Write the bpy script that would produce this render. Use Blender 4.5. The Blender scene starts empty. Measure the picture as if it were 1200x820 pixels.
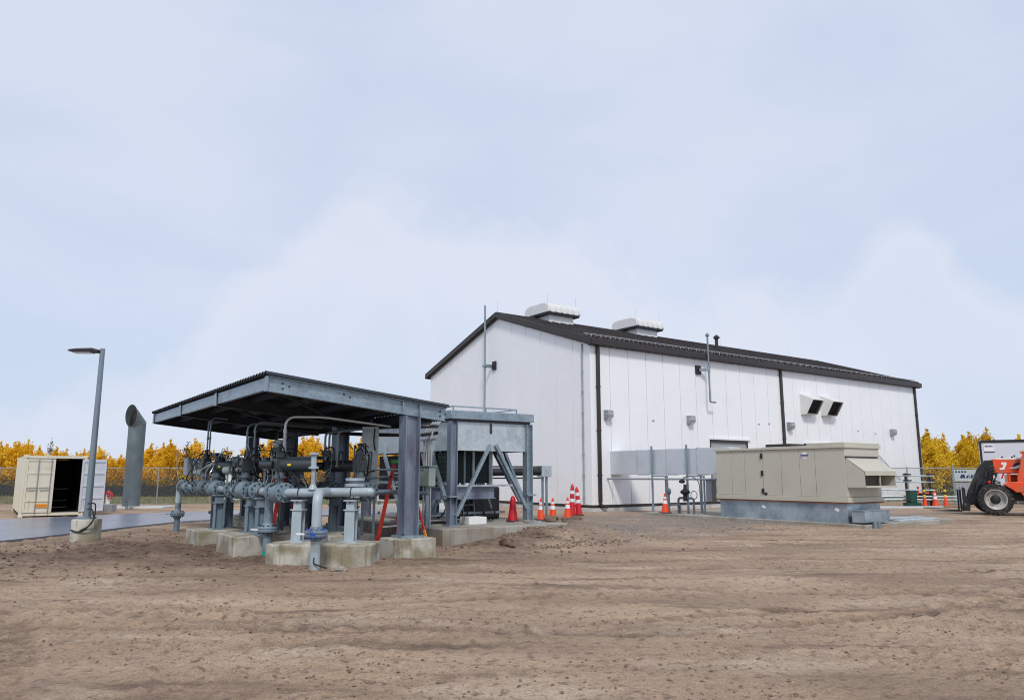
import bpy, math, random
import numpy as np
from mathutils import Vector, Matrix

random.seed(7)
rng = np.random.default_rng(7)
S = bpy.context.scene
COL = S.collection
PI = math.pi

# ------------------------------------------------------------------ camera
cam_d = bpy.data.cameras.new('camera')
cam = bpy.data.objects.new('camera', cam_d)
COL.objects.link(cam)
cam.location = (0, 0, 1.65)
cam.rotation_euler = (PI / 2 + 0.166, 0, 0)
cam_d.sensor_width = 36.0
cam_d.lens = 870 / 1200 * 36
cam_d.clip_start = 0.1
cam_d.clip_end = 8000
S.camera = cam

# ------------------------------------------------------------------ sky, sun, exposure
CLOUD_X, CLOUD_Y = 1.7, 0.9
SUN_EL, SUN_AZ = math.radians(47), math.radians(174)     # azimuth from +Y, clockwise: behind the camera
W = bpy.data.worlds.new('World')
S.world = W
W.use_nodes = True
wn, wl = W.node_tree.nodes, W.node_tree.links
wn.clear()
w_out = wn.new('ShaderNodeOutputWorld')
w_bg = wn.new('ShaderNodeBackground')
w_bg.inputs['Strength'].default_value = 0.1
sky = wn.new('ShaderNodeTexSky')
sky.sky_type = 'NISHITA'
sky.sun_disc = False
sky.sun_elevation = SUN_EL
sky.sun_rotation = SUN_AZ
sky.air_density = 1.0
sky.dust_density = 2.0
tc = wn.new('ShaderNodeTexCoord')
mp = wn.new('ShaderNodeMapping')
mp.inputs['Scale'].default_value = (1.0, 1.0, 2.1)
mp.inputs['Location'].default_value = (3.1, 1.7, 0.55)
wl.new(tc.outputs['Generated'], mp.inputs['Vector'])
nz = wn.new('ShaderNodeTexNoise')
nz.inputs['Scale'].default_value = 2.3
nz.inputs['Detail'].default_value = 7
nz.inputs['Roughness'].default_value = 0.5
nz.inputs['Distortion'].default_value = 0.25
wl.new(mp.outputs['Vector'], nz.inputs['Vector'])
rp = wn.new('ShaderNodeValToRGB')
rp.color_ramp.interpolation = 'EASE'
e = rp.color_ramp.elements
e[0].position = 0.36
e[0].color = (4.35, 4.95, 6.15, 1)
e[1].position = 0.64
e[1].color = (5.0, 5.4, 6.45, 1)
wl.new(nz.outputs['Fac'], rp.inputs['Fac'])
# paler towards the horizon
sx = wn.new('ShaderNodeSeparateXYZ')
wl.new(tc.outputs['Generated'], sx.inputs['Vector'])
hr = wn.new('ShaderNodeMapRange')
hr.inputs['From Min'].default_value = 0.0
hr.inputs['From Max'].default_value = 0.30
hr.inputs['To Min'].default_value = 0.75
hr.inputs['To Max'].default_value = 0.0
wl.new(sx.outputs['Z'], hr.inputs['Value'])
hm = wn.new('ShaderNodeMix')
hm.data_type = 'RGBA'
hm.inputs['B'].default_value = (4.35, 5.1, 6.35, 1)
wl.new(hr.outputs['Result'], hm.inputs['Factor'])
wl.new(rp.outputs['Color'], hm.inputs['A'])
cm = wn.new('ShaderNodeMix')
cm.data_type = 'RGBA'
cm.inputs['Factor'].default_value = 0.93
wl.new(sky.outputs['Color'], cm.inputs['A'])
wl.new(hm.outputs['Result'], cm.inputs['B'])
wl.new(cm.outputs['Result'], w_bg.inputs['Color'])
wl.new(w_bg.outputs['Background'], w_out.inputs['Surface'])

def wmath(op, a, b=None, c=None, clamp=False):
    m_ = wn.new('ShaderNodeMath')
    m_.operation = op
    m_.use_clamp = clamp
    for i_, x_ in enumerate((a, b, c)):
        if x_ is None: continue
        if isinstance(x_, (int, float)): m_.inputs[i_].default_value = x_
        else: wl.new(x_, m_.inputs[i_])
    return m_.outputs[0]
def wnoise(vec, scale, detail, rough=0.5, dist=0.0):
    z_ = wn.new('ShaderNodeTexNoise')
    z_.inputs['Scale'].default_value = scale
    z_.inputs['Detail'].default_value = detail
    z_.inputs['Roughness'].default_value = rough
    z_.inputs['Distortion'].default_value = dist
    wl.new(vec, z_.inputs['Vector'])
    return z_.outputs['Fac']
hz = wn.new('ShaderNodeCombineXYZ')
wl.new(sx.outputs['X'], hz.inputs['X'])
wl.new(sx.outputs['Y'], hz.inputs['Y'])
hn = wn.new('ShaderNodeVectorMath')
hn.operation = 'NORMALIZE'
wl.new(hz.outputs['Vector'], hn.inputs[0])
hoff = wn.new('ShaderNodeVectorMath')
hoff.operation = 'ADD'
hoff.inputs[1].default_value = (CLOUD_X, CLOUD_Y, 0.0)
wl.new(hn.outputs['Vector'], hoff.inputs[0])
big = wnoise(hoff.outputs['Vector'], 2.2, 1.5, 0.4)
puff = wnoise(tc.outputs['Generated'], 9.0, 6, 0.52, 0.3)
for k_, (base_h, amp, gain) in enumerate(((0.150, 0.78, 0.72), (0.03, 0.85, 0.35))):
    if k_: big = wnoise(hoff.outputs['Vector'], 3.7, 1.5, 0.4)
    top_h = wmath('MULTIPLY_ADD', wmath('SUBTRACT', big, 0.38), amp, base_h)
    top_h = wmath('MULTIPLY_ADD', wmath('SUBTRACT', puff, 0.5), 0.20, top_h)
    d_ = wmath('SUBTRACT', top_h, sx.outputs['Z'])
    edge = wmath('MULTIPLY', d_, 1 / 0.05, clamp=True)
    fade = wmath('SUBTRACT', 1.0, wmath('MULTIPLY', d_, 1 / 0.30, clamp=True))
    mask = wmath('MULTIPLY', wmath('MULTIPLY', edge, fade), gain)
    cb = wn.new('ShaderNodeMix')
    cb.data_type = 'RGBA'
    wl.new(mask, cb.inputs['Factor'])
    wl.new(w_bg.inputs['Color'].links[0].from_socket, cb.inputs['A'])
    cb.inputs["B"].default_value = (5.42, 5.72, 6.50, 1)
    wl.new(cb.outputs['Result'], w_bg.inputs['Color'])

sun_d = bpy.data.lights.new('sun', 'SUN')
sun_d.energy = 1.5
sun_d.angle = math.radians(10)
sun_d.color = (1.0, 0.96, 0.90)
sun = bpy.data.objects.new('sun', sun_d)
COL.objects.link(sun)
sdir = Vector((math.sin(SUN_AZ) * math.cos(SUN_EL), math.cos(SUN_AZ) * math.cos(SUN_EL), math.sin(SUN_EL)))
sun.rotation_euler = sdir.to_track_quat('Z', 'Y').to_euler()
sun.location = (0, -20, 40)

S.view_settings.view_transform = 'Standard'
S.view_settings.look = 'None'
S.view_settings.gamma = 1.0
S.view_settings.exposure = 0.5
S.render.engine = 'CYCLES'
S.cycles.max_bounces = 6
S.cycles.diffuse_bounces = 3
S.cycles.glossy_bounces = 3
S.cycles.transparent_max_bounces = 12
S.cycles.use_denoising = True
S.cycles.denoiser = 'OPENIMAGEDENOISE'
S.cycles.denoising_input_passes = 'RGB_ALBEDO_NORMAL'
S.cycles.denoising_prefilter = 'ACCURATE'
S.cycles.filter_width = 1.05
S.render.filter_size = 1.05

# ------------------------------------------------------------------ materials
def mat(name, base, rough=0.6, metal=0.0, var=0.0, vscale=3.0, var2=None, bump=0.0, bscale=40.0,
        stretch=(1, 1, 1), spec=0.5, dirt=None, dscale=0.8, dlo=0.5, dhi=0.75, coat=0.0, spangle=0.0,
        streak=None, slo=0.5, shi=0.7, sscale=7.0):
    m = bpy.data.materials.new(name)
    m.use_nodes = True
    n, l = m.node_tree.nodes, m.node_tree.links
    b = n['Principled BSDF']
    b.inputs['Roughness'].default_value = rough
    b.inputs['Metallic'].default_value = metal
    b.inputs['Specular IOR Level'].default_value = spec
    b.inputs['Coat Weight'].default_value = coat
    t = n.new('ShaderNodeTexCoord')
    mpn = n.new('ShaderNodeMapping')
    mpn.inputs['Scale'].default_value = stretch
    l.new(t.outputs['Object'], mpn.inputs['Vector'])
    col = None
    c = n.new('ShaderNodeRGB')
    c.outputs[0].default_value = (*base, 1)
    col = c.outputs[0]

    def mixin(col, fac, other):
        x = n.new('ShaderNodeMix')
        x.data_type = 'RGBA'
        l.new(fac, x.inputs['Factor'])
        l.new(col, x.inputs['A'])
        x.inputs['B'].default_value = (*other, 1)
        return x.outputs['Result']

    def noise_fac(scale, lo, hi, detail=5, vec=None):
        z = n.new('ShaderNodeTexNoise')
        z.inputs['Scale'].default_value = scale
        z.inputs['Detail'].default_value = detail
        l.new(vec or mpn.outputs['Vector'], z.inputs['Vector'])
        r = n.new('ShaderNodeMapRange')
        r.inputs['From Min'].default_value = lo
        r.inputs['From Max'].default_value = hi
        l.new(z.outputs['Fac'], r.inputs['Value'])
        return r.outputs['Result'], z
    if var2 is not None:
        f, _ = noise_fac(vscale, 0.38, 0.62)
        col = mixin(col, f, var2)
    elif var:
        f, _ = noise_fac(vscale, 0.3, 0.7)
        col = mixin(col, f, tuple(max(0, x * (1 - var)) for x in base))
    if spangle:
        vo = n.new('ShaderNodeTexVoronoi')
        vo.inputs['Scale'].default_value = 22
        l.new(t.outputs['Object'], vo.inputs['Vector'])
        sp = n.new('ShaderNodeSeparateColor')
        l.new(vo.outputs['Color'], sp.inputs['Color'])
        mm = n.new('ShaderNodeMath')
        mm.operation = 'MULTIPLY'
        mm.inputs[1].default_value = spangle
        l.new(sp.outputs['Red'], mm.inputs[0])
        col = mixin(col, mm.outputs[0], tuple(min(1, x * 1.7) for x in base))
    if dirt is not None:
        f, _ = noise_fac(dscale, dlo, dhi, 8)
        col = mixin(col, f, dirt)
    if streak is not None:
        m2 = n.new('ShaderNodeMapping')
        m2.inputs['Scale'].default_value = (1, 1, 0.09)
        l.new(t.outputs['Object'], m2.inputs['Vector'])
        f, _ = noise_fac(sscale, slo, shi, 6, m2.outputs['Vector'])
        col = mixin(col, f, streak)
    l.new(col, b.inputs['Base Color'])
    if bump:
        z = n.new('ShaderNodeTexNoise')
        z.inputs['Scale'].default_value = bscale
        z.inputs['Detail'].default_value = 4
        l.new(mpn.outputs['Vector'], z.inputs['Vector'])
        bm = n.new('ShaderNodeBump')
        bm.inputs['Strength'].default_value = bump
        bm.inputs['Distance'].default_value = 0.02
        l.new(z.outputs['Fac'], bm.inputs['Height'])
        l.new(bm.outputs['Normal'], b.inputs['Normal'])
    return m

M = {}
M['panel'] = mat('white_wall_panel', (0.83, 0.84, 0.86), 0.42, var=0.035, vscale=0.6, dirt=(0.77, 0.77, 0.78), dscale=0.5, dlo=0.52, dhi=0.9, bump=0.03, bscale=3, streak=(0.74, 0.75, 0.76), slo=0.60, shi=0.95, sscale=4)
def panel_ribs(m):
    n, l = m.node_tree.nodes, m.node_tree.links
    b = n['Principled BSDF']
    t = n.new('ShaderNodeTexCoord')
    sp = n.new('ShaderNodeSeparateXYZ')
    l.new(t.outputs['Object'], sp.inputs[0])
    def mm(op, a, b_=None, c=None, clamp=False):
        x = n.new('ShaderNodeMath'); x.operation = op; x.use_clamp = clamp
        for i, q in enumerate((a, b_, c)):
            if q is None: continue
            if isinstance(q, (int, float)): x.inputs[i].default_value = q
            else: l.new(q, x.inputs[i])
        return x.outputs[0]
    w = mm('POWER', mm('ABSOLUTE', mm('SINE', mm('MULTIPLY', mm('ADD', sp.outputs['X'], sp.outputs['Y']), PI / 0.298))), 8.0)
    nz_ = n.new('ShaderNodeTexNoise'); nz_.inputs['Scale'].default_value = 0.9; nz_.inputs['Detail'].default_value = 3
    l.new(t.outputs['Object'], nz_.inputs['Vector'])
    hgt = mm('MULTIPLY_ADD', nz_.outputs['Fac'], 2.2, mm('MULTIPLY', w, -0.10))
    bp = n.new('ShaderNodeBump'); bp.inputs['Strength'].default_value = 0.35; bp.inputs['Distance'].default_value = 0.02
    l.new(hgt, bp.inputs['Height'])
    l.new(bp.outputs['Normal'], b.inputs['Normal'])
    # mud splashed up from the yard
    n2 = n.new('ShaderNodeTexNoise'); n2.inputs['Scale'].default_value = 3.5; n2.inputs['Detail'].default_value = 8
    l.new(t.outputs['Object'], n2.inputs['Vector'])
    sp_h = mm('MULTIPLY', mm('SUBTRACT', 1.25, sp.outputs['Z']), 0.75, clamp=True)
    f = mm('MULTIPLY', mm('MULTIPLY', mm('SUBTRACT', n2.outputs['Fac'], 0.38), 2.4, clamp=True), mm('MULTIPLY', sp_h, 0.38), clamp=True)
    mx = n.new('ShaderNodeMix'); mx.data_type = 'RGBA'
    l.new(f, mx.inputs['Factor'])
    l.new(b.inputs['Base Color'].links[0].from_socket, mx.inputs['A'])
    mx.inputs['B'].default_value = (0.42, 0.35, 0.28, 1)
    l.new(mx.outputs['Result'], b.inputs['Base Color'])
panel_ribs(M['panel'])
M['joint'] = mat('panel_joint', (0.48, 0.49, 0.51), 0.7, var=0.1)
M['trim'] = mat('dark_bronze_trim', (0.032, 0.024, 0.022), 0.42, var=0.25, vscale=2)
M['roof'] = mat('dark_brown_roof', (0.05, 0.038, 0.035), 0.5, var=0.3, vscale=1.2, dirt=(0.07, 0.06, 0.06), dscale=0.7)
M['concrete'] = mat('weathered_concrete', (0.50, 0.48, 0.42), 0.85, var2=(0.36, 0.345, 0.30), vscale=2.2, dirt=(0.255, 0.225, 0.15), dscale=2.4, dlo=0.46, dhi=0.62, bump=0.5, bscale=25, streak=(0.16, 0.14, 0.105), slo=0.54, shi=0.78, sscale=13)
M['slab'] = mat('slab_concrete', (0.38, 0.36, 0.32), 0.8, var2=(0.30, 0.28, 0.24), vscale=1.0, dirt=(0.20, 0.16, 0.11), dscale=0.9, dlo=0.45, dhi=0.7, bump=0.25, bscale=22, streak=(0.19, 0.15, 0.10), slo=0.52, shi=0.80, sscale=11)
M['found'] = mat('foundation_concrete', (0.55, 0.55, 0.53), 0.85, var=0.2, vscale=1.5, dirt=(0.30, 0.25, 0.2), dscale=1.1, dlo=0.55, dhi=0.75)
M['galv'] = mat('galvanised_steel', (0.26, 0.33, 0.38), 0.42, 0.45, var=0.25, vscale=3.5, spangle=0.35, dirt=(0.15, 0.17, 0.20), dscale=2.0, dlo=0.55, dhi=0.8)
M['galvl'] = mat('bright_galvanised_sheet', (0.50, 0.57, 0.61), 0.45, 0.35, var=0.2, vscale=1.6, spangle=0.22, dirt=(0.36, 0.42, 0.46), dscale=3.0, dlo=0.5, dhi=0.7)
M['duct'] = mat('duct_sheet', (0.60, 0.64, 0.68), 0.40, 0.4, var=0.12, vscale=1.0, spangle=0.12)
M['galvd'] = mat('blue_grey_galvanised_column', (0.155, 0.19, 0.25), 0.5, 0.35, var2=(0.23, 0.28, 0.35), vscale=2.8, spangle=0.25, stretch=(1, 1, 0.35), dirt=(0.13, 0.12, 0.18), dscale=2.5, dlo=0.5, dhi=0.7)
M['deck'] = mat('roof_deck_steel', (0.028, 0.033, 0.042), 0.7, 0.1, var=0.3, vscale=1.5)  # deck colour darkened to carry the shade of the canopy underside
M['under'] = mat('shaded_framing_steel', (0.042, 0.048, 0.062), 0.65, 0.1, var=0.35, vscale=2)  # dark twin of galv: shade under the canopy put into the colour
M['skirt'] = mat('galvanised_curb', (0.42, 0.50, 0.56), 0.33, 0.5, var2=(0.20, 0.27, 0.33), vscale=1.3, spangle=0.2, dirt=(0.36, 0.20, 0.20), dscale=0.7, dlo=0.64, dhi=0.85)
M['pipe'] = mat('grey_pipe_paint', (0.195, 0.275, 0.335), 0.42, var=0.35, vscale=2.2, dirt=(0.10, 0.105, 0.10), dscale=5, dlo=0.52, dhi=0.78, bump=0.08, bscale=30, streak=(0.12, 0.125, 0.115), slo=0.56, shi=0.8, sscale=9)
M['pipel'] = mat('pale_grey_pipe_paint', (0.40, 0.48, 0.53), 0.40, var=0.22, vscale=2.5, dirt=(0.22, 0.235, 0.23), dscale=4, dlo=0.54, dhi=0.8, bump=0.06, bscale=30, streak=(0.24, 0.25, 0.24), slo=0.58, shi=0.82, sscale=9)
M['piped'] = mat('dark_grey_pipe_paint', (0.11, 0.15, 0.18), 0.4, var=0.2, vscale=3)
M['bolt'] = mat('bolt_steel', (0.05, 0.055, 0.07), 0.45, 0.5, var=0.2)
M['act'] = mat('actuator_paint', (0.032, 0.044, 0.052), 0.42, var=0.25, vscale=6)
M['black'] = mat('black_plastic', (0.015, 0.016, 0.018), 0.5, var=0.3, vscale=5)
M['tube'] = mat('stainless_tube', (0.50, 0.55, 0.55), 0.3, 0.7, var=0.2)
M['greent'] = mat('green_grey_tube', (0.32, 0.40, 0.37), 0.4, var=0.2)
M['yellow'] = mat('yellow_paint', (0.80, 0.62, 0.02), 0.45, var=0.15)
M['blue'] = mat('blue_marking_paint', (0.02, 0.10, 0.55), 0.5, var=0.2)
M['red'] = mat('red_fibreglass', (0.55, 0.035, 0.025), 0.45, var=0.2)
M['crimson'] = mat('crimson_plastic', (0.60, 0.015, 0.03), 0.5, var=0.2)
M['green'] = mat('green_plastic', (0.06, 0.42, 0.05), 0.5, var=0.2)
M['lime'] = mat('lime_rubber', (0.42, 0.55, 0.06), 0.6, var=0.2)
M['alu'] = mat('aluminium', (0.52, 0.53, 0.53), 0.4, 0.6, var=0.15)
M['cone'] = mat('orange_cone', (0.85, 0.075, 0.015), 0.5, var=0.12, vscale=6, dirt=(0.45, 0.07, 0.03), dscale=8, dlo=0.55, dhi=0.75)
M['reflect'] = mat('white_reflective_band', (0.80, 0.80, 0.80), 0.4, var=0.1)
M['rubber'] = mat('black_rubber', (0.022, 0.022, 0.022), 0.8, var=0.3, dirt=(0.11, 0.09, 0.07), dscale=5, dlo=0.5, dhi=0.75)
M['beige'] = mat('beige_unit_paint', (0.52, 0.495, 0.41), 0.45, var=0.06, vscale=0.8, bump=0.02, bscale=4, dirt=(0.46, 0.435, 0.35), dscale=1.0, dlo=0.5, dhi=0.8)
M['cream'] = mat('cream_container_paint', (0.66, 0.62, 0.50), 0.5, var=0.08, vscale=1.2, dirt=(0.42, 0.34, 0.24), dscale=1.5, dlo=0.6, dhi=0.85, streak=(0.45, 0.36, 0.25), slo=0.62, shi=0.85)
M['inwhite'] = mat('pale_inner_door', (0.62, 0.64, 0.68), 0.5, var=0.08)
M['dark'] = mat('interior_shade', (0.012, 0.013, 0.018), 0.8, var=0.3)  # near-black stands in for the shade inside the open container
M['floorw'] = mat('container_floor', (0.05, 0.04, 0.035), 0.8, var=0.3)
M['orange'] = mat('orange_label', (0.85, 0.33, 0.03), 0.5, var=0.2, vscale=25)
M['vent'] = mat('vent_pipe_paint', (0.115, 0.150, 0.165), 0.5, 0.1, var=0.2, vscale=1.2, dirt=(0.17, 0.20, 0.21), dscale=1.4, dlo=0.5, dhi=0.75)
M['lamp'] = mat('lamp_post_steel', (0.22, 0.28, 0.32), 0.42, 0.35, var=0.15)
M['whitep'] = mat('white_paint', (0.80, 0.80, 0.80), 0.45, var=0.07, vscale=2)
M['hoodw'] = mat('white_louvre_paint', (0.72, 0.72, 0.71), 0.45, var=0.08, vscale=2)
M['lightg'] = mat('grey_light_housing', (0.30, 0.32, 0.35), 0.45, var=0.15)
M['lens'] = mat('lamp_lens', (0.60, 0.62, 0.64), 0.15, var=0.1)
M['sign'] = mat('sign_grey', (0.42, 0.50, 0.52), 0.55, var=0.15)
M['navy'] = mat('navy_print', (0.02, 0.02, 0.09), 0.5, var=0.2)
M['mesh'] = mat('fan_guard_wire', (0.07, 0.10, 0.10), 0.5, 0.3, var=0.2)
M['coil'] = mat('teal_coil', (0.022, 0.050, 0.055), 0.6, var=0.3, vscale=4)
M['wire'] = mat('chain_link_wire', (0.34, 0.35, 0.33), 0.5, 0.4, var=0.15)
M['silt'] = mat('black_silt_fabric', (0.012, 0.012, 0.015), 0.7, var=0.4, vscale=1.5)
M['telor'] = mat('orange_machine_paint', (0.80, 0.075, 0.012), 0.35, var=0.08, vscale=2, coat=0.15, dirt=(0.40, 0.13, 0.06), dscale=2.6, dlo=0.50, dhi=0.78, streak=(0.34, 0.20, 0.12), slo=0.58, shi=0.8, sscale=6)
M['telbk'] = mat('black_machine_paint', (0.016, 0.017, 0.02), 0.5, var=0.3, vscale=4, dirt=(0.07, 0.06, 0.05), dscale=3, dlo=0.55, dhi=0.8)
M['rim'] = mat('grey_wheel_rim', (0.52, 0.52, 0.50), 0.5, var=0.2, vscale=5, dirt=(0.25, 0.21, 0.17), dscale=4, dlo=0.45, dhi=0.7)
M['glass'] = mat('tinted_glass', (0.02, 0.03, 0.035), 0.05, spec=0.8)
M['trailer'] = mat('trailer_white', (0.62, 0.64, 0.70), 0.45, var=0.05)
M['board'] = mat('pale_sheet_board', (0.62, 0.62, 0.60), 0.6, var=0.15)
M['wood'] = mat('timber', (0.28, 0.19, 0.11), 0.8, var=0.3, vscale=5, stretch=(1, 8, 8))
M['clod'] = mat('dark_clod', (0.13, 0.085, 0.06), 0.95, var2=(0.2, 0.14, 0.10), vscale=6, bump=0.6, bscale=20)
M['clodl'] = mat('soil_clod', (0.25, 0.17, 0.112), 0.95, var2=(0.13, 0.088, 0.06), vscale=1.5)
M['stone'] = mat('pale_stone', (0.34, 0.30, 0.26), 0.9, var=0.3, vscale=6, bump=0.4, bscale=20)
M['trunk'] = mat('pale_bark', (0.16, 0.14, 0.11), 0.9, var=0.3, vscale=3)
M['greenbox'] = mat('dark_green_plastic', (0.01, 0.07, 0.05), 0.5, var=0.25)

def leaf_mat(name, a, b, c):
    m = bpy.data.materials.new(name)
    m.use_nodes = True
    n, l = m.node_tree.nodes, m.node_tree.links
    bs = n['Principled BSDF']
    bs.inputs['Roughness'].default_value = 0.7
    bs.inputs['Specular IOR Level'].default_value = 0.2
    g = n.new('ShaderNodeNewGeometry')
    oi = n.new('ShaderNodeObjectInfo')
    ad = n.new('ShaderNodeMath')
    ad.operation = 'ADD'
    mu = n.new('ShaderNodeMath')
    mu.operation = 'MULTIPLY_ADD'
    mu.inputs[1].default_value = 0.65
    mu.inputs[2].default_value = -0.12
    l.new(g.outputs['Random Per Island'], mu.inputs[0])
    m2 = n.new('ShaderNodeMath')
    m2.operation = 'MULTIPLY'
    m2.inputs[1].default_value = 0.45
    l.new(oi.outputs['Random'], m2.inputs[0])
    l.new(mu.outputs[0], ad.inputs[0])
    l.new(m2.outputs[0], ad.inputs[1])
    r = n.new('ShaderNodeValToRGB')
    els = r.color_ramp.elements
    els[0].position = 0.0
    els[0].color = (*a, 1)
    els[1].position = 1.0
    els[1].color = (*c, 1)
    k = els.new(0.5)
    k.color = (*b, 1)
    l.new(ad.outputs[0], r.inputs['Fac'])
    l.new(r.outputs['Color'], bs.inputs['Base Color'])
    tr = n.new('ShaderNodeBsdfTranslucent')
    l.new(r.outputs['Color'], tr.inputs['Color'])
    mx = n.new('ShaderNodeMixShader')
    mx.inputs[0].default_value = 0.42
    l.new(bs.outputs[0], mx.inputs[1])
    l.new(tr.outputs[0], mx.inputs[2])
    l.new(mx.outputs[0], n['Material Output'].inputs['Surface'])
    return m
M['leafy'] = leaf_mat('golden_leaves', (0.70, 0.38, 0.015), (0.92, 0.58, 0.03), (0.97, 0.74, 0.10))
M['leafb'] = leaf_mat('yellow_leaves', (0.58, 0.36, 0.02), (0.86, 0.59, 0.035), (0.94, 0.74, 0.10))
M['scrub'] = leaf_mat('brown_scrub', (0.085, 0.075, 0.035), (0.15, 0.12, 0.055), (0.30, 0.19, 0.05))
M['grassb'] = leaf_mat('dry_grass', (0.13, 0.14, 0.05), (0.22, 0.20, 0.09), (0.34, 0.29, 0.16))

# ------------------------------------------------------------------ mesh helpers
A = 0.6187                                     # plan rotation of the plant grid
CA, SA = math.cos(A), math.sin(A)
CX, CY = 3.5902, 33.6979                       # near corner of the building
def WP(u, v, z=0.0):
    return Vector((CX + u * CA - v * SA, CY + u * SA + v * CA, z))
def UV(x, y):
    dx, dy = x - CX, y - CY
    return (dx * CA + dy * SA, -dx * SA + dy * CA)

ORG = {}
class MB:
    def __init__(s):
        s.v, s.f = [], []
    def add(s, vs, fs):
        o = len(s.v)
        s.v += [tuple(x) for x in vs]
        s.f += [tuple(i + o for i in f) for f in fs]
        return s
    def box(s, x0, x1, y0, y1, z0, z1):
        return s.add([(x0, y0, z0), (x1, y0, z0), (x1, y1, z0), (x0, y1, z0), (x0, y0, z1), (x1, y0, z1), (x1, y1, z1), (x0, y1, z1)],
                     [(0, 3, 2, 1), (4, 5, 6, 7), (0, 1, 5, 4), (1, 2, 6, 5), (2, 3, 7, 6), (3, 0, 4, 7)])
    def obox(s, c, X, Y, Z):
        c, X, Y, Z = Vector(c), Vector(X), Vector(Y), Vector(Z)
        p = [c + a * X + b * Y + d * Z for d in (-1, 1) for (a, b) in ((-1, -1), (1, -1), (1, 1), (-1, 1))]
        return s.add(p, [(0, 3, 2, 1), (4, 5, 6, 7), (0, 1, 5, 4), (1, 2, 6, 5), (2, 3, 7, 6), (3, 0, 4, 7)])
    def bar(s, p, q, w, h=None, up=(0, 0, 1)):
        p, q = Vector(p), Vector(q)
        h = h or w
        d = q - p
        L = d.length
        d.normalize()
        upv = Vector(up)
        if abs(d.dot(upv)) > 0.98:
            upv = Vector((0, 1, 0)) if abs(d.y) < 0.9 else Vector((1, 0, 0))
        X = d.cross(upv).normalized()
        Z = X.cross(d).normalized()
        return s.obox((p + q) / 2, X * w / 2, d * L / 2, Z * h / 2)
    def cyl(s, p, q, r, n=12, r2=None, caps=True):
        return s.tube([p, q], r, n, r2=r2, caps=caps)
    def tube(s, pts, r, n=8, r2=None, caps=True):
        pts = [Vector(p) for p in pts]
        m = len(pts)
        rings = []
        t0 = (pts[1] - pts[0]).normalized()
        ref = Vector((0, 0, 1)) if abs(t0.z) < 0.9 else Vector((1, 0, 0))
        X = t0.cross(ref).normalized()
        for i in range(m):
            if i == 0: t = pts[1] - pts[0]
            elif i == m - 1: t = pts[-1] - pts[-2]
            else: t = (pts[i + 1] - pts[i]).normalized() + (pts[i] - pts[i - 1]).normalized()
            t.normalize()
            X = (X - t * X.dot(t)).normalized()
            Y = t.cross(X)
            rr = r if r2 is None else r + (r2 - r) * i / (m - 1)
            rings.append([pts[i] + X * rr * math.cos(2 * PI * k / n) + Y * rr * math.sin(2 * PI * k / n) for k in range(n)])
        vs = [p for R in rings for p in R]
        fs = []
        for i in range(m - 1):
            for k in range(n):
                a, b = i * n + k, i * n + (k + 1) % n
                fs.append((a, b, b + n, a + n))
        if caps:
            fs.append(tuple(range(n - 1, -1, -1)))
            fs.append(tuple(range((m - 1) * n, m * n)))
        return s.add(vs, fs)
    def lathe(s, prof, c=(0, 0, 0), axis=(0, 0, 1), n=16, caps=True):
        c, ax = Vector(c), Vector(axis).normalized()
        ref = Vector((0, 0, 1)) if abs(ax.z) < 0.9 else Vector((1, 0, 0))
        X = ax.cross(ref).normalized()
        Y = ax.cross(X)
        vs = [c + ax * h + (X * math.cos(2 * PI * k / n) + Y * math.sin(2 * PI * k / n)) * max(r, 1e-4) for r, h in prof for k in range(n)]
        fs = []
        for i in range(len(prof) - 1):
            for k in range(n):
                a, b = i * n + k, i * n + (k + 1) % n
                fs.append((a, b, b + n, a + n))
        if caps:
            fs.append(tuple(range(n - 1, -1, -1)))
            fs.append(tuple(range((len(prof) - 1) * n, len(prof) * n)))
        return s.add(vs, fs)
    def prism(s, poly, axis, a, b):
        # poly: list of 2D points; axis 'x': (y,z), 'y': (x,z), 'z': (x,y)
        def P(p, t):
            return {'x': (t, p[0], p[1]), 'y': (p[0], t, p[1]), 'z': (p[0], p[1], t)}[axis]
        n = len(poly)
        vs = [P(p, a) for p in poly] + [P(p, b) for p in poly]
        fs = [tuple(range(n - 1, -1, -1)), tuple(range(n, 2 * n))]
        fs += [(i, (i + 1) % n, (i + 1) % n + n, i + n) for i in range(n)]
        return s.add(vs, fs)
    def hbeam(s, p, q, up, H, B, tw=0.014, tf=0.02):
        # H/I section: web depth along 'up', flanges across
        p, q, up = Vector(p), Vector(q), Vector(up).normalized()
        d = (q - p)
        L = d.length
        d.normalize()
        X = d.cross(up).normalized()
        Z = X.cross(d).normalized()
        c = (p + q) / 2
        s.obox(c, X * tw / 2, d * L / 2, Z * (H / 2 - tf))
        for g in (-1, 1):
            s.obox(c + Z * g * (H / 2 - tf / 2), X * B / 2, d * L / 2, Z * tf / 2)
        return s
    def mesh(s, name, m, org=(0, 0, 0)):
        me = bpy.data.meshes.new(name)
        ox, oy, oz = org
        me.from_pydata([(x - ox, y - oy, z - oz) for x, y, z in s.v], [], s.f)
        import bmesh
        bm = bmesh.new()
        bm.from_mesh(me)
        bmesh.ops.recalc_face_normals(bm, faces=bm.faces)
        bm.to_mesh(me)
        bm.free()
        me.materials.append(M[m] if isinstance(m, str) else m)
        me.polygons.foreach_set('use_smooth', [True] * len(me.polygons))
        me.set_sharp_from_angle(angle=math.radians(38))
        return me
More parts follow.
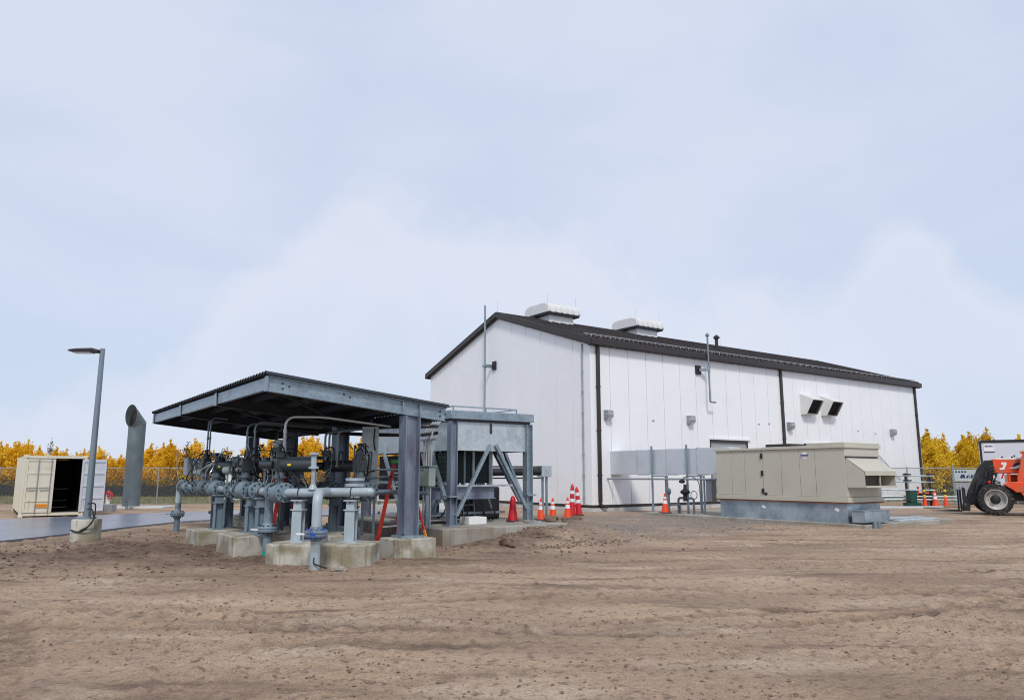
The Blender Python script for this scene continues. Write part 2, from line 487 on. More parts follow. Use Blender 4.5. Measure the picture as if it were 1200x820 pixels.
    def build(s, name, m, parent=None, bevel=0.0, label=None, kind=None):
        org = ORG.get(parent.name, (0, 0, 0)) if parent is not None else (0, 0, 0)
        o = bpy.data.objects.new(name, s.mesh(name, m, org))
        COL.objects.link(o)
        if parent is not None:
            o.parent = parent
            ORG[o.name] = org
        if bevel:
            bv = o.modifiers.new('bevel', 'BEVEL')
            bv.width = bevel
            bv.segments = 2
            bv.limit_method = 'ANGLE'
            bv.angle_limit = math.radians(50)
        if label: o['label'] = label
        if kind: o['kind'] = kind
        return o

def thing(name, label, cat, uv=None, xyz=None, rot=None, group=None):
    """Empty at the base of a thing; uv things take plant-grid coordinates, xyz things world ones."""
    o = bpy.data.objects.new(name, None)
    o.empty_display_size = 0.2
    COL.objects.link(o)
    if uv is not None:
        o.location = WP(*uv)
        o.rotation_euler = (0, 0, A)
        ORG[o.name] = uv
    else:
        o.location = xyz
        o.rotation_euler = (0, 0, rot or 0)
        ORG[o.name] = xyz if rot is None else (0, 0, 0)
    o['label'] = label
    o['category'] = cat
    if group: o['group'] = group
    return o

def part_copy(src, parent, loc=None, rot=None, name=None):
    c = src.copy()
    if name: c.name = name
    COL.objects.link(c)
    c.parent = parent
    if loc is not None: c.location = loc
    if rot is not None: c.rotation_euler = rot
    return c

def copy_tree(root, loc=None, rot=None, label=None, parent=None, scale=None):
    c = root.copy()
    COL.objects.link(c)
    c.parent = parent
    if loc is not None: c.location = loc
    if rot is not None: c.rotation_euler = (0, 0, rot)
    if scale is not None: c.scale = scale
    if label: c['label'] = label
    if root.name in ORG: ORG[c.name] = ORG[root.name]
    for ch in root.children:
        copy_tree(ch, parent=c)
    return c

def fillet(pts, R, k=5):
    pts = [Vector(p) for p in pts]
    out = [pts[0]]
    for i in range(1, len(pts) - 1):
        a, b, c = pts[i - 1], pts[i], pts[i + 1]
        d1, d2 = (a - b), (c - b)
        r = min(R, d1.length * 0.49, d2.length * 0.49)
        p, q = b + d1.normalized() * r, b + d2.normalized() * r
        for j in range(k + 1):
            t = j / k
            out.append((1 - t) ** 2 * p + 2 * t * (1 - t) * b + t * t * q)
    out.append(pts[-1])
    return out

# ------------------------------------------------------------------ ground
def vnoise(x, y, seed=0):
    xi, yi = np.floor(x).astype(np.int64), np.floor(y).astype(np.int64)
    xf, yf = x - xi, y - yi
    def hsh(a, b):
        n = (a * 374761393 + b * 668265263 + seed * 974634777) & 0x7fffffff
        n = ((n ^ (n >> 13)) * 1274126177) & 0x7fffffff
        return ((n ^ (n >> 16)) & 0xffff) / 65535.0
    sx, sy = xf * xf * (3 - 2 * xf), yf * yf * (3 - 2 * yf)
    a = hsh(xi, yi) * (1 - sx) + hsh(xi + 1, yi) * sx
    b = hsh(xi, yi + 1) * (1 - sx) + hsh(xi + 1, yi + 1) * sx
    return (a * (1 - sy) + b * sy) * 2 - 1
def fbm(x, y, o=4, seed=0):
    r, amp = 0, 0.5
    for i in range(o):
        r = r + amp * vnoise(x * 2 ** i, y * 2 ** i, seed + i * 17)
        amp *= 0.5
    return r
ROAD_N = [(-12.9, 8.0), (-12.75, 13.0), (-12.61, 16.63), (-12.51, 18.67), (-12.25, 20.29), (-12.08, 21.59), (-11.9, 23.61), (-11.55, 26.06), (-10.58, 27.74), (-8.99, 29.65), (-6.37, 31.3), (-2.2, 33.2)]
ROAD_F = [(-22.5, 14.0), (-20.8, 20.0), (-19.6, 25.19), (-18.51, 27.49), (-17.46, 28.8), (-16.65, 29.65), (-15.77, 31.19), (-14.61, 32.9), (-13.0, 34.02), (-10.82, 35.4), (-7.48, 36.6), (-3.6, 38.6)]
def in_poly(x, y, poly):
    ins = np.zeros_like(x, bool)
    n = len(poly)
    for i in range(n):
        x1, y1 = poly[i]
        x2, y2 = poly[(i + 1) % n]
        c = ((y1 > y) != (y2 > y)) & (x < (x2 - x1) * (y - y1) / (y2 - y1 + 1e-12) + x1)
        ins ^= c
    return ins
RUTS = [(7.6, -0.10, 0.02, 0.30), (8.4, -0.10, 0.02, 0.30), (10.3, 0.09, -0.012, 0.26), (11.2, 0.10, -0.012, 0.26), (13.6, 0.16, -0.02, 0.30),
        (14.7, 0.16, -0.02, 0.30), (17.2, 0.28, -0.014, 0.32), (18.8, 0.3, -0.014, 0.34), (20.6, 0.05, 0.004, 0.3), (22.4, 0.06, 0.004, 0.3), (6.6, 0.18, 0.0, 0.22)]
ARCS = [(-3.0, 27.0, 19.2, 0.20), (-3.0, 27.0, 18.55, 0.20), (-13.5, 2.0, 10.4, 0.22), (-13.5, 2.0, 9.0, 0.22), (16.0, -2.0, 15.6, 0.22), (16.0, -2.0, 14.1, 0.22), (8.0, 40.0, 27.5, 0.24), (8.0, 40.0, 29.2, 0.24)]
def rut_field(x, y):
    h = 0 * x
    for y0, c, q, w in RUTS:
        yc = y0 + c * x + q * x * x + 0.15 * vnoise(x * 0.4, y * 0 + y0, 3)
        d = (y - yc) / w
        act = np.clip(vnoise(x * 0.45 + y0, y * 0 + y0 * 3.1, 77) * 2 + 0.25, 0, 1)
        h = h + act * (-0.026 * np.exp(-d * d * 3) + 0.018 * np.exp(-((np.abs(d) - 1.1) ** 2) * 12)) * (1 + 0.6 * np.sin((x + 0.35 * y) * 19) * (np.abs(d) < 0.8))
    for cx, cy, r0, w in ARCS:
        r = np.hypot(x - cx, y - cy) + 0.12 * vnoise(x * 0.5, y * 0.5, 19)
        t = np.arctan2(y - cy, x - cx) * r0
        d = (r - r0) / w
        act = np.clip(vnoise(t * 0.3, t * 0 + r0 * 2.7, 29) * 2.2 + 0.35, 0, 1)
        h = h + act * (-0.026 * np.exp(-(d * d) ** 2 * 2) + 0.018 * np.exp(-((np.abs(d) - 1.15) ** 2) * 14)) * (1 + 0.7 * np.sin(t * 21 + np.abs(d) * 3) * (np.abs(d) < 0.9))
    return h
def ground_h(x, y):
    far = np.clip((60 - y) / 40, 0.15, 1)
    h = 0.05 * fbm(x * 0.28, y * 0.28, 3, 1) + 0.035 * fbm(x * 1.3, y * 1.3, 4, 5) * far
    cl = fbm(x * 5.5, y * 5.5, 3, 9)
    patch = np.clip(fbm(x * 0.5, y * 0.9, 3, 31) * 2.2 + 0.35, 0, 1)
    h = h + (0.055 * np.maximum(cl, 0) ** 1.0 + 0.030 * fbm(x * 16, y * 16, 2, 12)) * far * (0.35 + 0.9 * patch)
    h = h + rut_field(x, y)
    # earth thrown up around the cooler slab and left in a low heap by the pipe blocks
    for mx, my, s, a in ((1.9, 20.9, 0.9, 0.18), (-6.6, 19.5, 1.0, 0.10), (-9.4, 16.6, 1.8, 0.07), (4.0, 29.0, 2.0, 0.05)):
        h = h + a * np.exp(-((x - mx) ** 2 + (y - my) ** 2) / (2 * s * s)) * (1 + 0.6 * fbm(x * 3, y * 3, 3, 4))
    uu, vv = (x - CX) * CA + (y - CY) * SA, -(x - CX) * SA + (y - CY) * CA
    along = np.clip((uu + 12.9) / 1.6, 0, 1) * np.clip((-7.6 - uu) / 1.5, 0, 1)
    h = h + 0.27 * along * np.exp(-(np.minimum(0, vv + 9.9) / 0.75) ** 2) * np.clip((-8.3 - vv) / 0.5, 0, 1) * (1 + 0.5 * fbm(x * 2.3, y * 2.3, 3, 44))
    churn = np.exp(-((x + 4.0) ** 2 / 30 + (y - 16.5) ** 2 / 9)) + np.exp(-((x - 1.2) ** 2 / 3 + (y - 19.6) ** 2 / 3))
    h = h + 0.05 * np.clip(churn, 0, 1) * fbm(x * 3.1, y * 3.1, 4, 61)
    inroad = in_poly(x, y, ROAD_N + ROAD_F[::-1])
    h = np.where(inroad, -0.06, h)
    return h - 0.012

ys = [-60, -25, -8, -2, 0.5, 2, 3]
y = 3.6
while y < 130:
    ys.append(y)
    y *= 1.0062 if y < 45 else 1.02
while y < 4000:
    ys.append(y)
    y *= 1.18
ys = np.array(ys)
NX = 520
tt = np.linspace(-1, 1, NX)
half = np.where(ys > 2, 1.0 * ys + 3.0, 60.0)
half = np.where(ys > 110, 1.6 * ys, half)
GX = tt[None, :] * half[:, None]
GY = np.repeat(ys[:, None], NX, 1)
GZ = np.where((GY > 2.5) & (GY < 110), ground_h(GX, GY), -0.012)
gv = np.stack([GX, GY, GZ], -1).reshape(-1, 3)
nr = len(ys)
ii = (np.arange(nr - 1)[:, None] * NX + np.arange(NX - 1)[None, :]).ravel()
gf = np.stack([ii, ii + 1, ii + 1 + NX, ii + NX], -1)
gm = bpy.data.meshes.new('ground')
gm.vertices.add(len(gv))
gm.vertices.foreach_set('co', gv.ravel().astype(np.float32))
gm.loops.add(gf.size)
gm.loops.foreach_set('vertex_index', gf.ravel().astype(np.int32))
gm.polygons.add(len(gf))
gm.polygons.foreach_set('loop_start', np.arange(0, gf.size, 4, dtype=np.int32))
gm.polygons.foreach_set('loop_total', np.full(len(gf), 4, np.int32))
gm.update(calc_edges=True)
gm.polygons.foreach_set('use_smooth', np.ones(len(gf), bool))
# what covers the soil: grass beyond the fence, grey gravel round the pads, dark tilled soil by the pipe blocks
fx, fy = gv[:, 0], gv[:, 1]
grass = np.clip((fy - 42.5 + 1.5 * vnoise(fx * 0.3, fy * 0.3, 8)) / 2.5, 0, 1)
grass = np.where((fx > 3) & (fy < 46.5), 0, grass)
gu, gvv = (fx - CX) * CA + (fy - CY) * SA, -(fx - CX) * SA + (fy - CY) * CA
gravel = np.exp(-(np.maximum(0, np.abs(gvv + 6.0) - 2.8) / 1.8) ** 2) * np.clip((gu + 11.5) / 2.5, 0, 1) * np.clip((14 - gu) / 5, 0, 1)
gravel = np.clip(gravel * (0.8 + 0.9 * fbm(fx * 0.6, fy * 0.6, 3, 3)), 0, 1)
dark = np.exp(-((fx + 7.0) ** 2 / 30 + (fy - 16.6) ** 2 / 11)) * 1.35 + 0.9 * np.exp(-((fx - 0.6) ** 2 / 4 + (fy - 18.9) ** 2 / 3.5))
dark = np.clip(dark * (0.75 + 1.2 * fbm(fx * 0.7, fy * 0.7, 3, 13)), 0, 1)
rutv = np.where((fy > 2.5) & (fy < 60), 0.75 * np.clip(-rut_field(fx, fy) / 0.034, 0, 1), 0) * np.clip(0.75 + 1.2 * fbm(fx * 1.7, fy * 1.7, 3, 71), 0, 1)
for nm, arr in (('rut', rutv), ('grass', grass), ('gravel', gravel), ('tilled', dark)):
    at = gm.attributes.new(nm, 'FLOAT', 'POINT')
    at.data.foreach_set('value', arr.astype(np.float32))

def ground_material():
    m = bpy.data.materials.new('soil')
    m.use_nodes = True
    n, l = m.node_tree.nodes, m.node_tree.links
    b = n['Principled BSDF']
    b.inputs['Roughness'].default_value = 0.88
    b.inputs['Specular IOR Level'].default_value = 0.3
    t = n.new('ShaderNodeTexCoord')
    def nzr(scale, lo, hi, det=6, stretch=None, rough=0.55):
        z = n.new('ShaderNodeTexNoise')
        z.inputs['Scale'].default_value = scale
        z.inputs['Detail'].default_value = det
        z.inputs['Roughness'].default_value = rough
        if stretch:
            p = n.new('ShaderNodeMapping')
            p.inputs['Scale'].default_value = stretch
            p.inputs['Rotation'].default_value = (0, 0, 0.08)
            l.new(t.outputs['Object'], p.inputs['Vector'])
            l.new(p.outputs['Vector'], z.inputs['Vector'])
        else:
            l.new(t.outputs['Object'], z.inputs['Vector'])
        r = n.new('ShaderNodeMapRange')
        r.inputs['From Min'].default_value = lo
        r.inputs['From Max'].default_value = hi
        l.new(z.outputs['Fac'], r.inputs['Value'])
        return r.outputs['Result'], z
    def mix(a, f, c):
        x = n.new('ShaderNodeMix')
        x.data_type = 'RGBA'
        l.new(f, x.inputs['Factor'])
        if isinstance(a, tuple): x.inputs['A'].default_value = (*a, 1)
        else: l.new(a, x.inputs['A'])
        if isinstance(c, tuple): x.inputs['B'].default_value = (*c, 1)
        else: l.new(c, x.inputs['B'])
        return x.outputs['Result']
    def attr(nm):
        a = n.new('ShaderNodeAttribute')
        a.attribute_name = nm
        return a.outputs['Fac']
    f1, _ = nzr(0.35, 0.40, 0.60, 6, (0.5, 1.3, 1))
    col = mix((0.472, 0.338, 0.232), f1, (0.330, 0.232, 0.158))
    f2, _ = nzr(0.9, 0.54, 0.68, 9, (0.28, 1.8, 1), 0.62)
    col = mix(col, f2, (0.165, 0.112, 0.078))
    f3, _ = nzr(0.8, 0.53, 0.70, 6, (0.5, 1.4, 1))
    col = mix(col, f3, (0.53, 0.410, 0.305))
    f4, _ = nzr(9.0, 0.53, 0.72, 5)
    col = mix(col, f4, (0.19, 0.130, 0.092))
    col = mix(col, attr('rut'), (0.155, 0.105, 0.072))
    fg, _ = nzr(30, 0.42, 0.60, 3)
    grav = mix((0.19, 0.150, 0.125), fg, (0.32, 0.262, 0.22))
    col = mix(col, attr('gravel'), grav)
    ft, _ = nzr(6, 0.4, 0.6, 5)
    till = mix((0.115, 0.077, 0.055), ft, (0.215, 0.148, 0.106))
    col = mix(col, attr('tilled'), till)
    fgr, _ = nzr(1.5, 0.35, 0.65, 6)
    grs = mix((0.235, 0.205, 0.105), fgr, (0.135, 0.150, 0.055))
    col = mix(col, attr('grass'), grs)
    f5, z5 = nzr(45, 0.35, 0.68, 4)
    dk = n.new('ShaderNodeMix')
    dk.data_type = 'RGBA'
    dk.blend_type = 'MULTIPLY'
    dk.inputs['Factor'].default_value = 0.5
    l.new(col, dk.inputs['A'])
    gr = n.new('ShaderNodeCombineColor')
    mr = n.new('ShaderNodeMapRange')
    mr.inputs['To Min'].default_value = 0.55
    mr.inputs['To Max'].default_value = 1.25
    l.new(f5, mr.inputs['Value'])
    for c in ('Red', 'Green', 'Blue'): l.new(mr.outputs['Result'], gr.inputs[c])
    l.new(gr.outputs['Color'], dk.inputs['B'])
    l.new(dk.outputs['Result'], b.inputs['Base Color'])
    _, zb = nzr(14, 0, 1, 8, None, 0.65)
    bp = n.new('ShaderNodeBump')
    bp.inputs['Strength'].default_value = 1.0
    bp.inputs['Distance'].default_value = 0.05
    l.new(zb.outputs['Fac'], bp.inputs['Height'])
    l.new(bp.outputs['Normal'], b.inputs['Normal'])
    return m
M['soil'] = ground_material()
gm.materials.append(M['soil'])
ground = bpy.data.objects.new('ground', gm)
COL.objects.link(ground)
ground['kind'] = 'structure'

def gz(x, y):
    return float(ground_h(np.array([float(x)]), np.array([float(y)]))[0])

# road of wet asphalt curving in behind the meter run
M['asphalt'] = mat('wet_asphalt', (0.165, 0.185, 0.235), 0.26, var2=(0.20, 0.22, 0.27), vscale=0.5, bump=0.10, bscale=90, spec=0.6, dirt=(0.16, 0.14, 0.13), dscale=0.5, dlo=0.62, dhi=0.85)
rb = MB()
nseg = len(ROAD_N)
top = [(x, y_, 0.055) for x, y_ in ROAD_N] + [(x, y_, 0.055) for x, y_ in ROAD_F]
bot = [(x, y_, -0.25) for x, y_ in ROAD_N] + [(x, y_, -0.25) for x, y_ in ROAD_F]
fs = []
for i in range(nseg - 1):
    fs.append((i, i + 1, nseg + i + 1, nseg + i))
    fs.append((i, i + 2 * nseg, i + 1 + 2 * nseg, i + 1))
    fs.append((nseg + i, nseg + i + 1, 3 * nseg + i + 1, 3 * nseg + i))
rb.add(top + bot, fs)
road = rb.build('road', 'asphalt')
road['kind'] = 'structure'

# loose stones and clods lying all over the yard
def scatter(name, n, m, rmin, rmax, region, seed):
    r = np.random.default_rng(seed)
    ico = [(0, 0, 1), (0.9, 0, 0.1), (0.28, 0.86, 0.05), (-0.73, 0.53, 0.12), (-0.73, -0.53, 0.0), (0.28, -0.86, 0.08), (0, 0, -0.7)]
    fcs = [(0, 1, 2), (0, 2, 3), (0, 3, 4), (0, 4, 5), (0, 5, 1), (6, 2, 1), (6, 3, 2), (6, 4, 3), (6, 5, 4), (6, 1, 5)]
    x, y_ = region(r, n)
    z = ground_h(x, y_)
    vs, fs2 = [], []
    for i in range(len(x)):
        s = rmin + (rmax - rmin) * r.random() ** 4
        a = r.random() * 6.28
        c, sn = math.cos(a), math.sin(a)
        e1, e2 = 0.7 + r.random() * 0.7, 0.45 + r.random() * 0.4
        o = len(vs)
        for px_, py_, pz_ in ico:
            j = 0.75 + 0.5 * r.random()
            X, Y, Z = px_ * e1 * s * j, py_ * s * j, pz_ * e2 * s * j
            vs.append((x[i] + X * c - Y * sn, y_[i] + X * sn + Y * c, z[i] + Z + 0.15 * s))
        fs2 += [tuple(k + o for k in f) for f in fcs]
    b = MB()
    b.v, b.f = vs, fs2
    ob = b.build(name, m)
    ob['kind'] = 'stuff'
    ob['label'] = 'small stones and clods of soil scattered over the bare yard'
    ob['category'] = 'loose soil'
    return ob
def reg_wide(r, n):
    y_ = 5.0 + 27 * r.random(n) ** 1.6
    x = (r.random(n) * 2 - 1) * (0.75 * y_ + 1)
    k = fbm(x * 0.35, y_ * 0.9, 4, 51) > 0.09 * r.random(n) + 0.04
    k &= ~in_poly(x, y_, ROAD_N + ROAD_F[::-1])
    return x[k], y_[k]
scatter('loose_clods', 26000, 'clodl', 0.004, 0.021, reg_wide, 1)
def reg_churn(r, n):
    c = r.integers(0, 3, n)
    x = np.choose(c, [r.normal(-6.5, 3.2, n), r.normal(0.9, 1.5, n), r.normal(-9.5, 2.0, n)])
    y_ = np.choose(c, [r.normal(14.6, 1.7, n), r.normal(18.4, 1.0, n), r.normal(17.5, 2.2, n)])
    k = ~in_poly(x, y_, ROAD_N + ROAD_F[::-1])
    k &= fbm(x * 0.9, y_ * 1.3, 3, 91) > -0.1
    return x[k], y_[k]
scatter('churned_clods', 5000, 'clod', 0.008, 0.055, reg_churn, 8)
def reg_stone(r, n):
    y_ = 5.0 + 24 * r.random(n) ** 1.5
    x = (r.random(n) * 2 - 1) * (0.75 * y_ + 1)
    k = ~in_poly(x, y_, ROAD_N + ROAD_F[::-1])
    return x[k], y_[k]
scatter('loose_stones', 1500, 'stone', 0.004, 0.018, reg_stone, 2)
def reg_gravel(r, n):
    u = -11 + 18 * r.random(n)
    v = -11.5 + 8.5 * r.random(n)
    x, y_ = CX + u * CA - v * SA, CY + u * SA + v * CA
    k = ~((u > 0.1) & (v > -12.6) & (v < -2.8) & (u < 5.8))
    return x[k], y_[k]
scatter('gravel', 9000, 'stone', 0.012, 0.045, reg_gravel, 3)

# ------------------------------------------------------------------ the building
BL, BW, BE, BR = 29.8, 14.9, 7.78, 10.22
SL = (BR - BE) / (BW / 2)
B = thing('industrial_building', 'large white metal panel building with dark bronze roof edges and downspouts', 'building', uv=(0, 0, 0))
def roofz(v): return BR - abs(v - BW / 2) * SL
MB().prism([(0.07, -0.2), (BW, -0.2), (BW, BE - 0.02), (BW / 2, BR - 0.02), (0.07, BE - 0.02)], 'x', 0.07, BL).build('wall', 'joint', B)
MB().box(-0.03, BL + 0.03, -0.03, BW + 0.03, -0.4, 0.17).build('foundation', 'found', B, bevel=0.01)
bt = MB()
bt.box(-0.012, BL, -0.012, 0.06, 0.175, 0.30)
bt.box(-0.012, 0.06, 0.065, BW, 0.175, 0.30)
bt.build('base_flashing', 'trim', B)
# long wall: 25 panels
pw = BL / 25
DOORS = ((8.1, 11.05, 3.42), (16.3, 19.0, 3.40))
for k in range(25):
    u0, u1 = k * pw + 0.011, (k + 1) * pw - 0.011
    b = MB()
    z0 = 0.305
    cut = [d for d in DOORS if u0 < d[1] and u1 > d[0]]
    if cut:
        d = cut[0]
        if u0 < d[0] - 0.05: b.box(u0, d[0] - 0.05, -0.012, 0.06, z0, d[2] + 0.1)
        if u1 > d[1] + 0.05: b.box(d[1] + 0.05, u1, -0.012, 0.06, z0, d[2] + 0.1)
        b.box(u0, u1, -0.012, 0.06, d[2] + 0.1, BE - 0.05)
    else:
        b.box(u0, u1, -0.012, 0.06, z0, BE - 0.05)
    b.build('wall_panel', 'panel', B, bevel=0.004)
# gable wall: 12 panels
gw = BW / 12
for k in range(12):
    v0, v1 = k * gw + 0.010, (k + 1) * gw - 0.010
    if k == 0: v0 = 0.0
    poly = [(v0, 0.305), (v1, 0.305), (v1, roofz(v1) - 0.05)]
    if v0 < BW / 2 < v1: poly.append((BW / 2, BR - 0.05))
    poly.append((v0, roofz(v0) - 0.05))
    MB().prism(poly, 'x', -0.012 if k else -0.0125, 0.06).build('wall_panel', 'panel', B, bevel=0.004)
for d in DOORS:
    MB().box(d[0], d[1], 0.02, 0.05, 0.2, d[2]).build('overhead_door', mat('grey_door', (0.34, 0.35, 0.35), 0.5, var=0.1), B)
    b = MB()
    b.box(d[0] - 0.05, d[1] + 0.25, -0.10, 0.02, d[2] + 0.003, d[2] + 0.098)
    b.build('door_head_flashing', 'whitep', B)
    b = MB()
    b.box(d[0], d[1], -0.06, 0.015, d[2] - 0.12, d[2] - 0.003)
    b.box(d[0] - 0.05, d[0] - 0.003, -0.04, 0.055, 0.3, d[2])
    b.box(d[1] + 0.003, d[1] + 0.05, -0.04, 0.055, 0.3, d[2])
    b.build('door_frame', 'trim', B)
# roof
OV = 0.22
def slope_slab(vs, zs, th, x0, x1):
    return [(vs[0], zs[0]), (vs[1], zs[1]), (vs[1], zs[1] + th), (vs[0], zs[0] + th)]
e0 = -OV
for side in (0, 1):
    f = (lambda v: v) if side == 0 else (lambda v: BW - v)
    poly = [(f(e0), roofz(e0)), (f(BW / 2), BR), (f(BW / 2), BR + 0.10), (f(e0), roofz(e0) + 0.10)]
    MB().prism(poly, 'x', -0.16, BL + 0.16).build('roof_slope', 'roof', B)
    rs = MB()
    nrib = 50
    for i in range(nrib + 1):
        u = -0.10 + (BL + 0.2) * i / nrib
        rs.prism([(f(e0 + 0.01), roofz(e0) + 0.104), (f(BW / 2 - 0.1), BR + 0.07), (f(BW / 2 - 0.1), BR + 0.165), (f(e0 + 0.01), roofz(e0) + 0.195)], 'x', u - 0.03, u + 0.03)
    rs.build('roof_seams', 'roof', B, kind='stuff')
MB().prism([(BW / 2 - 0.28, BR + 0.06), (BW / 2, BR + 0.152), (BW / 2 + 0.28, BR + 0.06), (BW / 2 + 0.28, BR + 0.10), (BW / 2, BR + 0.19), (BW / 2 - 0.28, BR + 0.10)], 'x', -0.17, BL + 0.17).build('ridge_cap', 'roof', B)
for uu in ((-0.24, -0.163), (BL + 0.163, BL + 0.24)):
    for side in (0, 1):
        f = (lambda v: v) if side == 0 else (lambda v: BW - v)
        MB().prism([(f(e0 - 0.1), roofz(e0 - 0.1) - 0.16), (f(BW / 2), BR - 0.14), (f(BW / 2), BR + 0.165), (f(e0 - 0.1), roofz(e0 - 0.1) + 0.15)], 'x', *uu).build('rake_trim', 'trim', B, bevel=0.015)
        MB().prism([(f(-0.01), roofz(0) - 0.22), (f(BW / 2), BR - 0.19), (f(BW / 2), BR - 0.005), (f(-0.01), roofz(0) - 0.01)], 'x', *((-0.16, -0.015) if uu[0] < 0 else (BL + 0.015, BL + 0.16))).build('rake_soffit', 'trim', B)
# gutters and downspouts
for v0, v1 in ((-OV - 0.15, -OV - 0.002), (BW + OV + 0.002, BW + OV + 0.15)):
    MB().prism([(v0 + 0.02, 7.52), (v1, 7.52), (v1, 7.80), (v0, 7.80)], 'x', -0.16, BL + 0.16).build('gutter', 'trim', B, bevel=0.02)
MB().prism([(-OV, 7.50), (-0.013, 7.50), (-0.013, 7.70), (-OV, 7.70)], 'x', -0.15, BL + 0.15).build('eave_soffit', 'trim', B)
for u in (0.40, 14.32, 29.45):
    ds = MB()
    ds.box(u - 0.085, u + 0.085, -0.13, -0.02, 0.42, 7.497)
    ds.tube(fillet([(u, -0.075, 0.52), (u, -0.075, 0.28), (u + 0.30, -0.22, 0.22)], 0.14), 0.075, 8)
    d_ = ds.build('downspout', 'trim', B, bevel=0.01)
    for z in (1.6, 3.6, 5.6, 7.2):
        MB().box(u - 0.11, u + 0.11, -0.135, -0.014, z, z + 0.05).build('strap', 'trim', d_)
# snow guard along the eave: two rails on brackets
for v, dz in ((0.34, 0.24), (0.02, 0.27)):
    MB().tube([(-0.05, v, roofz(v) + dz), (BL + 0.05, v, roofz(v) + dz)], 0.024, 6).build('snow_guard_rail', 'alu', B)
sg = MB()
for i in range(50):
    u = 0.1 + i * (BL - 0.2) / 49
    sg.bar((u, 0.02, roofz(0.02) + 0.11), (u, 0.02, roofz(0.02) + 0.28), 0.03, 0.05)
    sg.bar((u, 0.34, roofz(0.34) + 0.11), (u, 0.34, roofz(0.34) + 0.25), 0.03, 0.05)
sg.build('snow_guard_brackets', 'alu', B, kind='stuff')
sc_ = MB()
for i in range(96):
    u = 0.1 + i * (BL - 0.2) / 95
    sc_.box(u - 0.05, u + 0.05, -0.20, -0.13, roofz(-0.15) + 0.105, roofz(-0.15) + 0.22)
sc_.build('eave_clips', 'roof', B, kind='stuff')
# ridge ventilators
def ventilator(u0):
    u1 = u0 + 2.35
    c = MB().box(u0 + 0.3, u1 - 0.3, 6.35, 7.95, 9.6, 10.60).build('ridge_ventilator', 'whitep', B)
    prof = [(6.05, 10.52), (6.06, 10.78), (6.12, 10.92), (6.28, 11.02), (6.6, 11.08), (7.7, 11.08), (8.02, 11.02), (8.18, 10.92), (8.24, 10.78), (8.25, 10.52)]
    MB().prism(prof, 'x', u0, u1).build('hood', 'hoodw', c, bevel=0.02)
    MB().box(u0 + 0.05, u1 - 0.05, 6.1, 8.2, 10.42, 10.517).build('bird_screen', 'black', c)
    for i in range(6):
        uu = u0 + 0.12 + i * (2.35 - 0.24) / 5
        off = [(p[0] + (-0.05 if p[0] < 7.15 else 0.05), p[1] + 0.035) for p in prof[1:-1]]
        MB().prism([(6.0, 10.55)] + off + [(8.3, 10.55)], 'x', uu - 0.07, uu + 0.07).build('hood_rib', 'hoodw', c, bevel=0.02)
    for du, dv in ((0.15, 6.3), (2.2, 6.3), (1.2, 7.9)):
        MB().cyl((u0 + du, dv, 10.9), (u0 + du, dv, 11.6), 0.007, 5).build('lightning_rod', 'alu', c)
for u0 in (2.35, 9.15): ventilator(u0)
st = MB()
st.cyl((15.4, 5.2, 9.3), (15.4, 5.2, 10.25), 0.10, 10)
st.lathe([(0.10, 0), (0.2, 0.05), (0.2, 0.14), (0.05, 0.28)], (15.4, 5.2, 10.2), n=10)
st.build('vent_stack', 'trim', B)
for u, v in ((-0.1, 7.45), (5.0, 7.45), (15.4, 5.35), (18.5, 7.4), (26.5, 7.45)):
    MB().cyl((u, v, roofz(v) + 0.1), (u, v, roofz(v) + 0.8), 0.008, 5).build('lightning_rod', 'alu', B)
# gable conduit
cb = MB().tube([(-0.05, 0.52, 0.35), (-0.05, 0.52, 7.65)], 0.035, 8)
for z in np.arange(0.6, 7.6, 0.95):
    cb.cyl((-0.05, 0.52, z), (-0.05, 0.52, z + 0.11), 0.055, 8)
cb.build('conduit', 'lightg', B)
# tall pole bracketed to the gable
pb = MB().cyl((-0.45, 8.12, 4.0), (-0.45, 8.12, 10.85), 0.055, 10).build('vent_pole', 'galv', B)
b = MB()
b.box(-0.45, -0.03, 7.98, 8.04, 7.38, 7.56)
b.box(-0.52, -0.38, 7.95, 8.30, 7.44, 7.50)
b.cyl((-0.45, 8.12, 7.36), (-0.45, 8.12, 7.6), 0.075, 10)
b.build('bracket', 'galv', pb)
MB().box(-0.10, -0.014, 7.62, 7.92, 7.25, 7.72).build('mounting_plate', 'black', pb)
b = MB()
for z in (4.2, 4.55): b.cyl((-0.45, 8.12, z), (-0.45, 8.12, z + 0.14), 0.075, 10)
b.build('coupling', 'galv', pb)
# wall pole on the long side
wp = MB().tube(fillet([(7.72, -0.42, 8.75), (7.72, -0.42, 5.30), (8.15, -0.42, 5.30)], 0.1), 0.045, 10).build('vent_pole', 'lamp', B)
MB().lathe([(0.05, 0), (0.10, 0.04), (0.10, 0.12), (0.03, 0.2)], (7.72, -0.42, 8.68), n=10).build('cap', 'lamp', wp)
MB().box(7.15, 7.50, -0.10, -0.014, 6.72, 7.18).build('mounting_plate', 'black', wp)
b = MB()
b.bar((7.35, -0.10, 6.95), (7.72, -0.40, 6.98), 0.16, 0.14)
b.cyl((7.72, -0.42, 6.85), (7.72, -0.42, 7.12), 0.07, 10)
b.build('bracket', 'galv', wp)
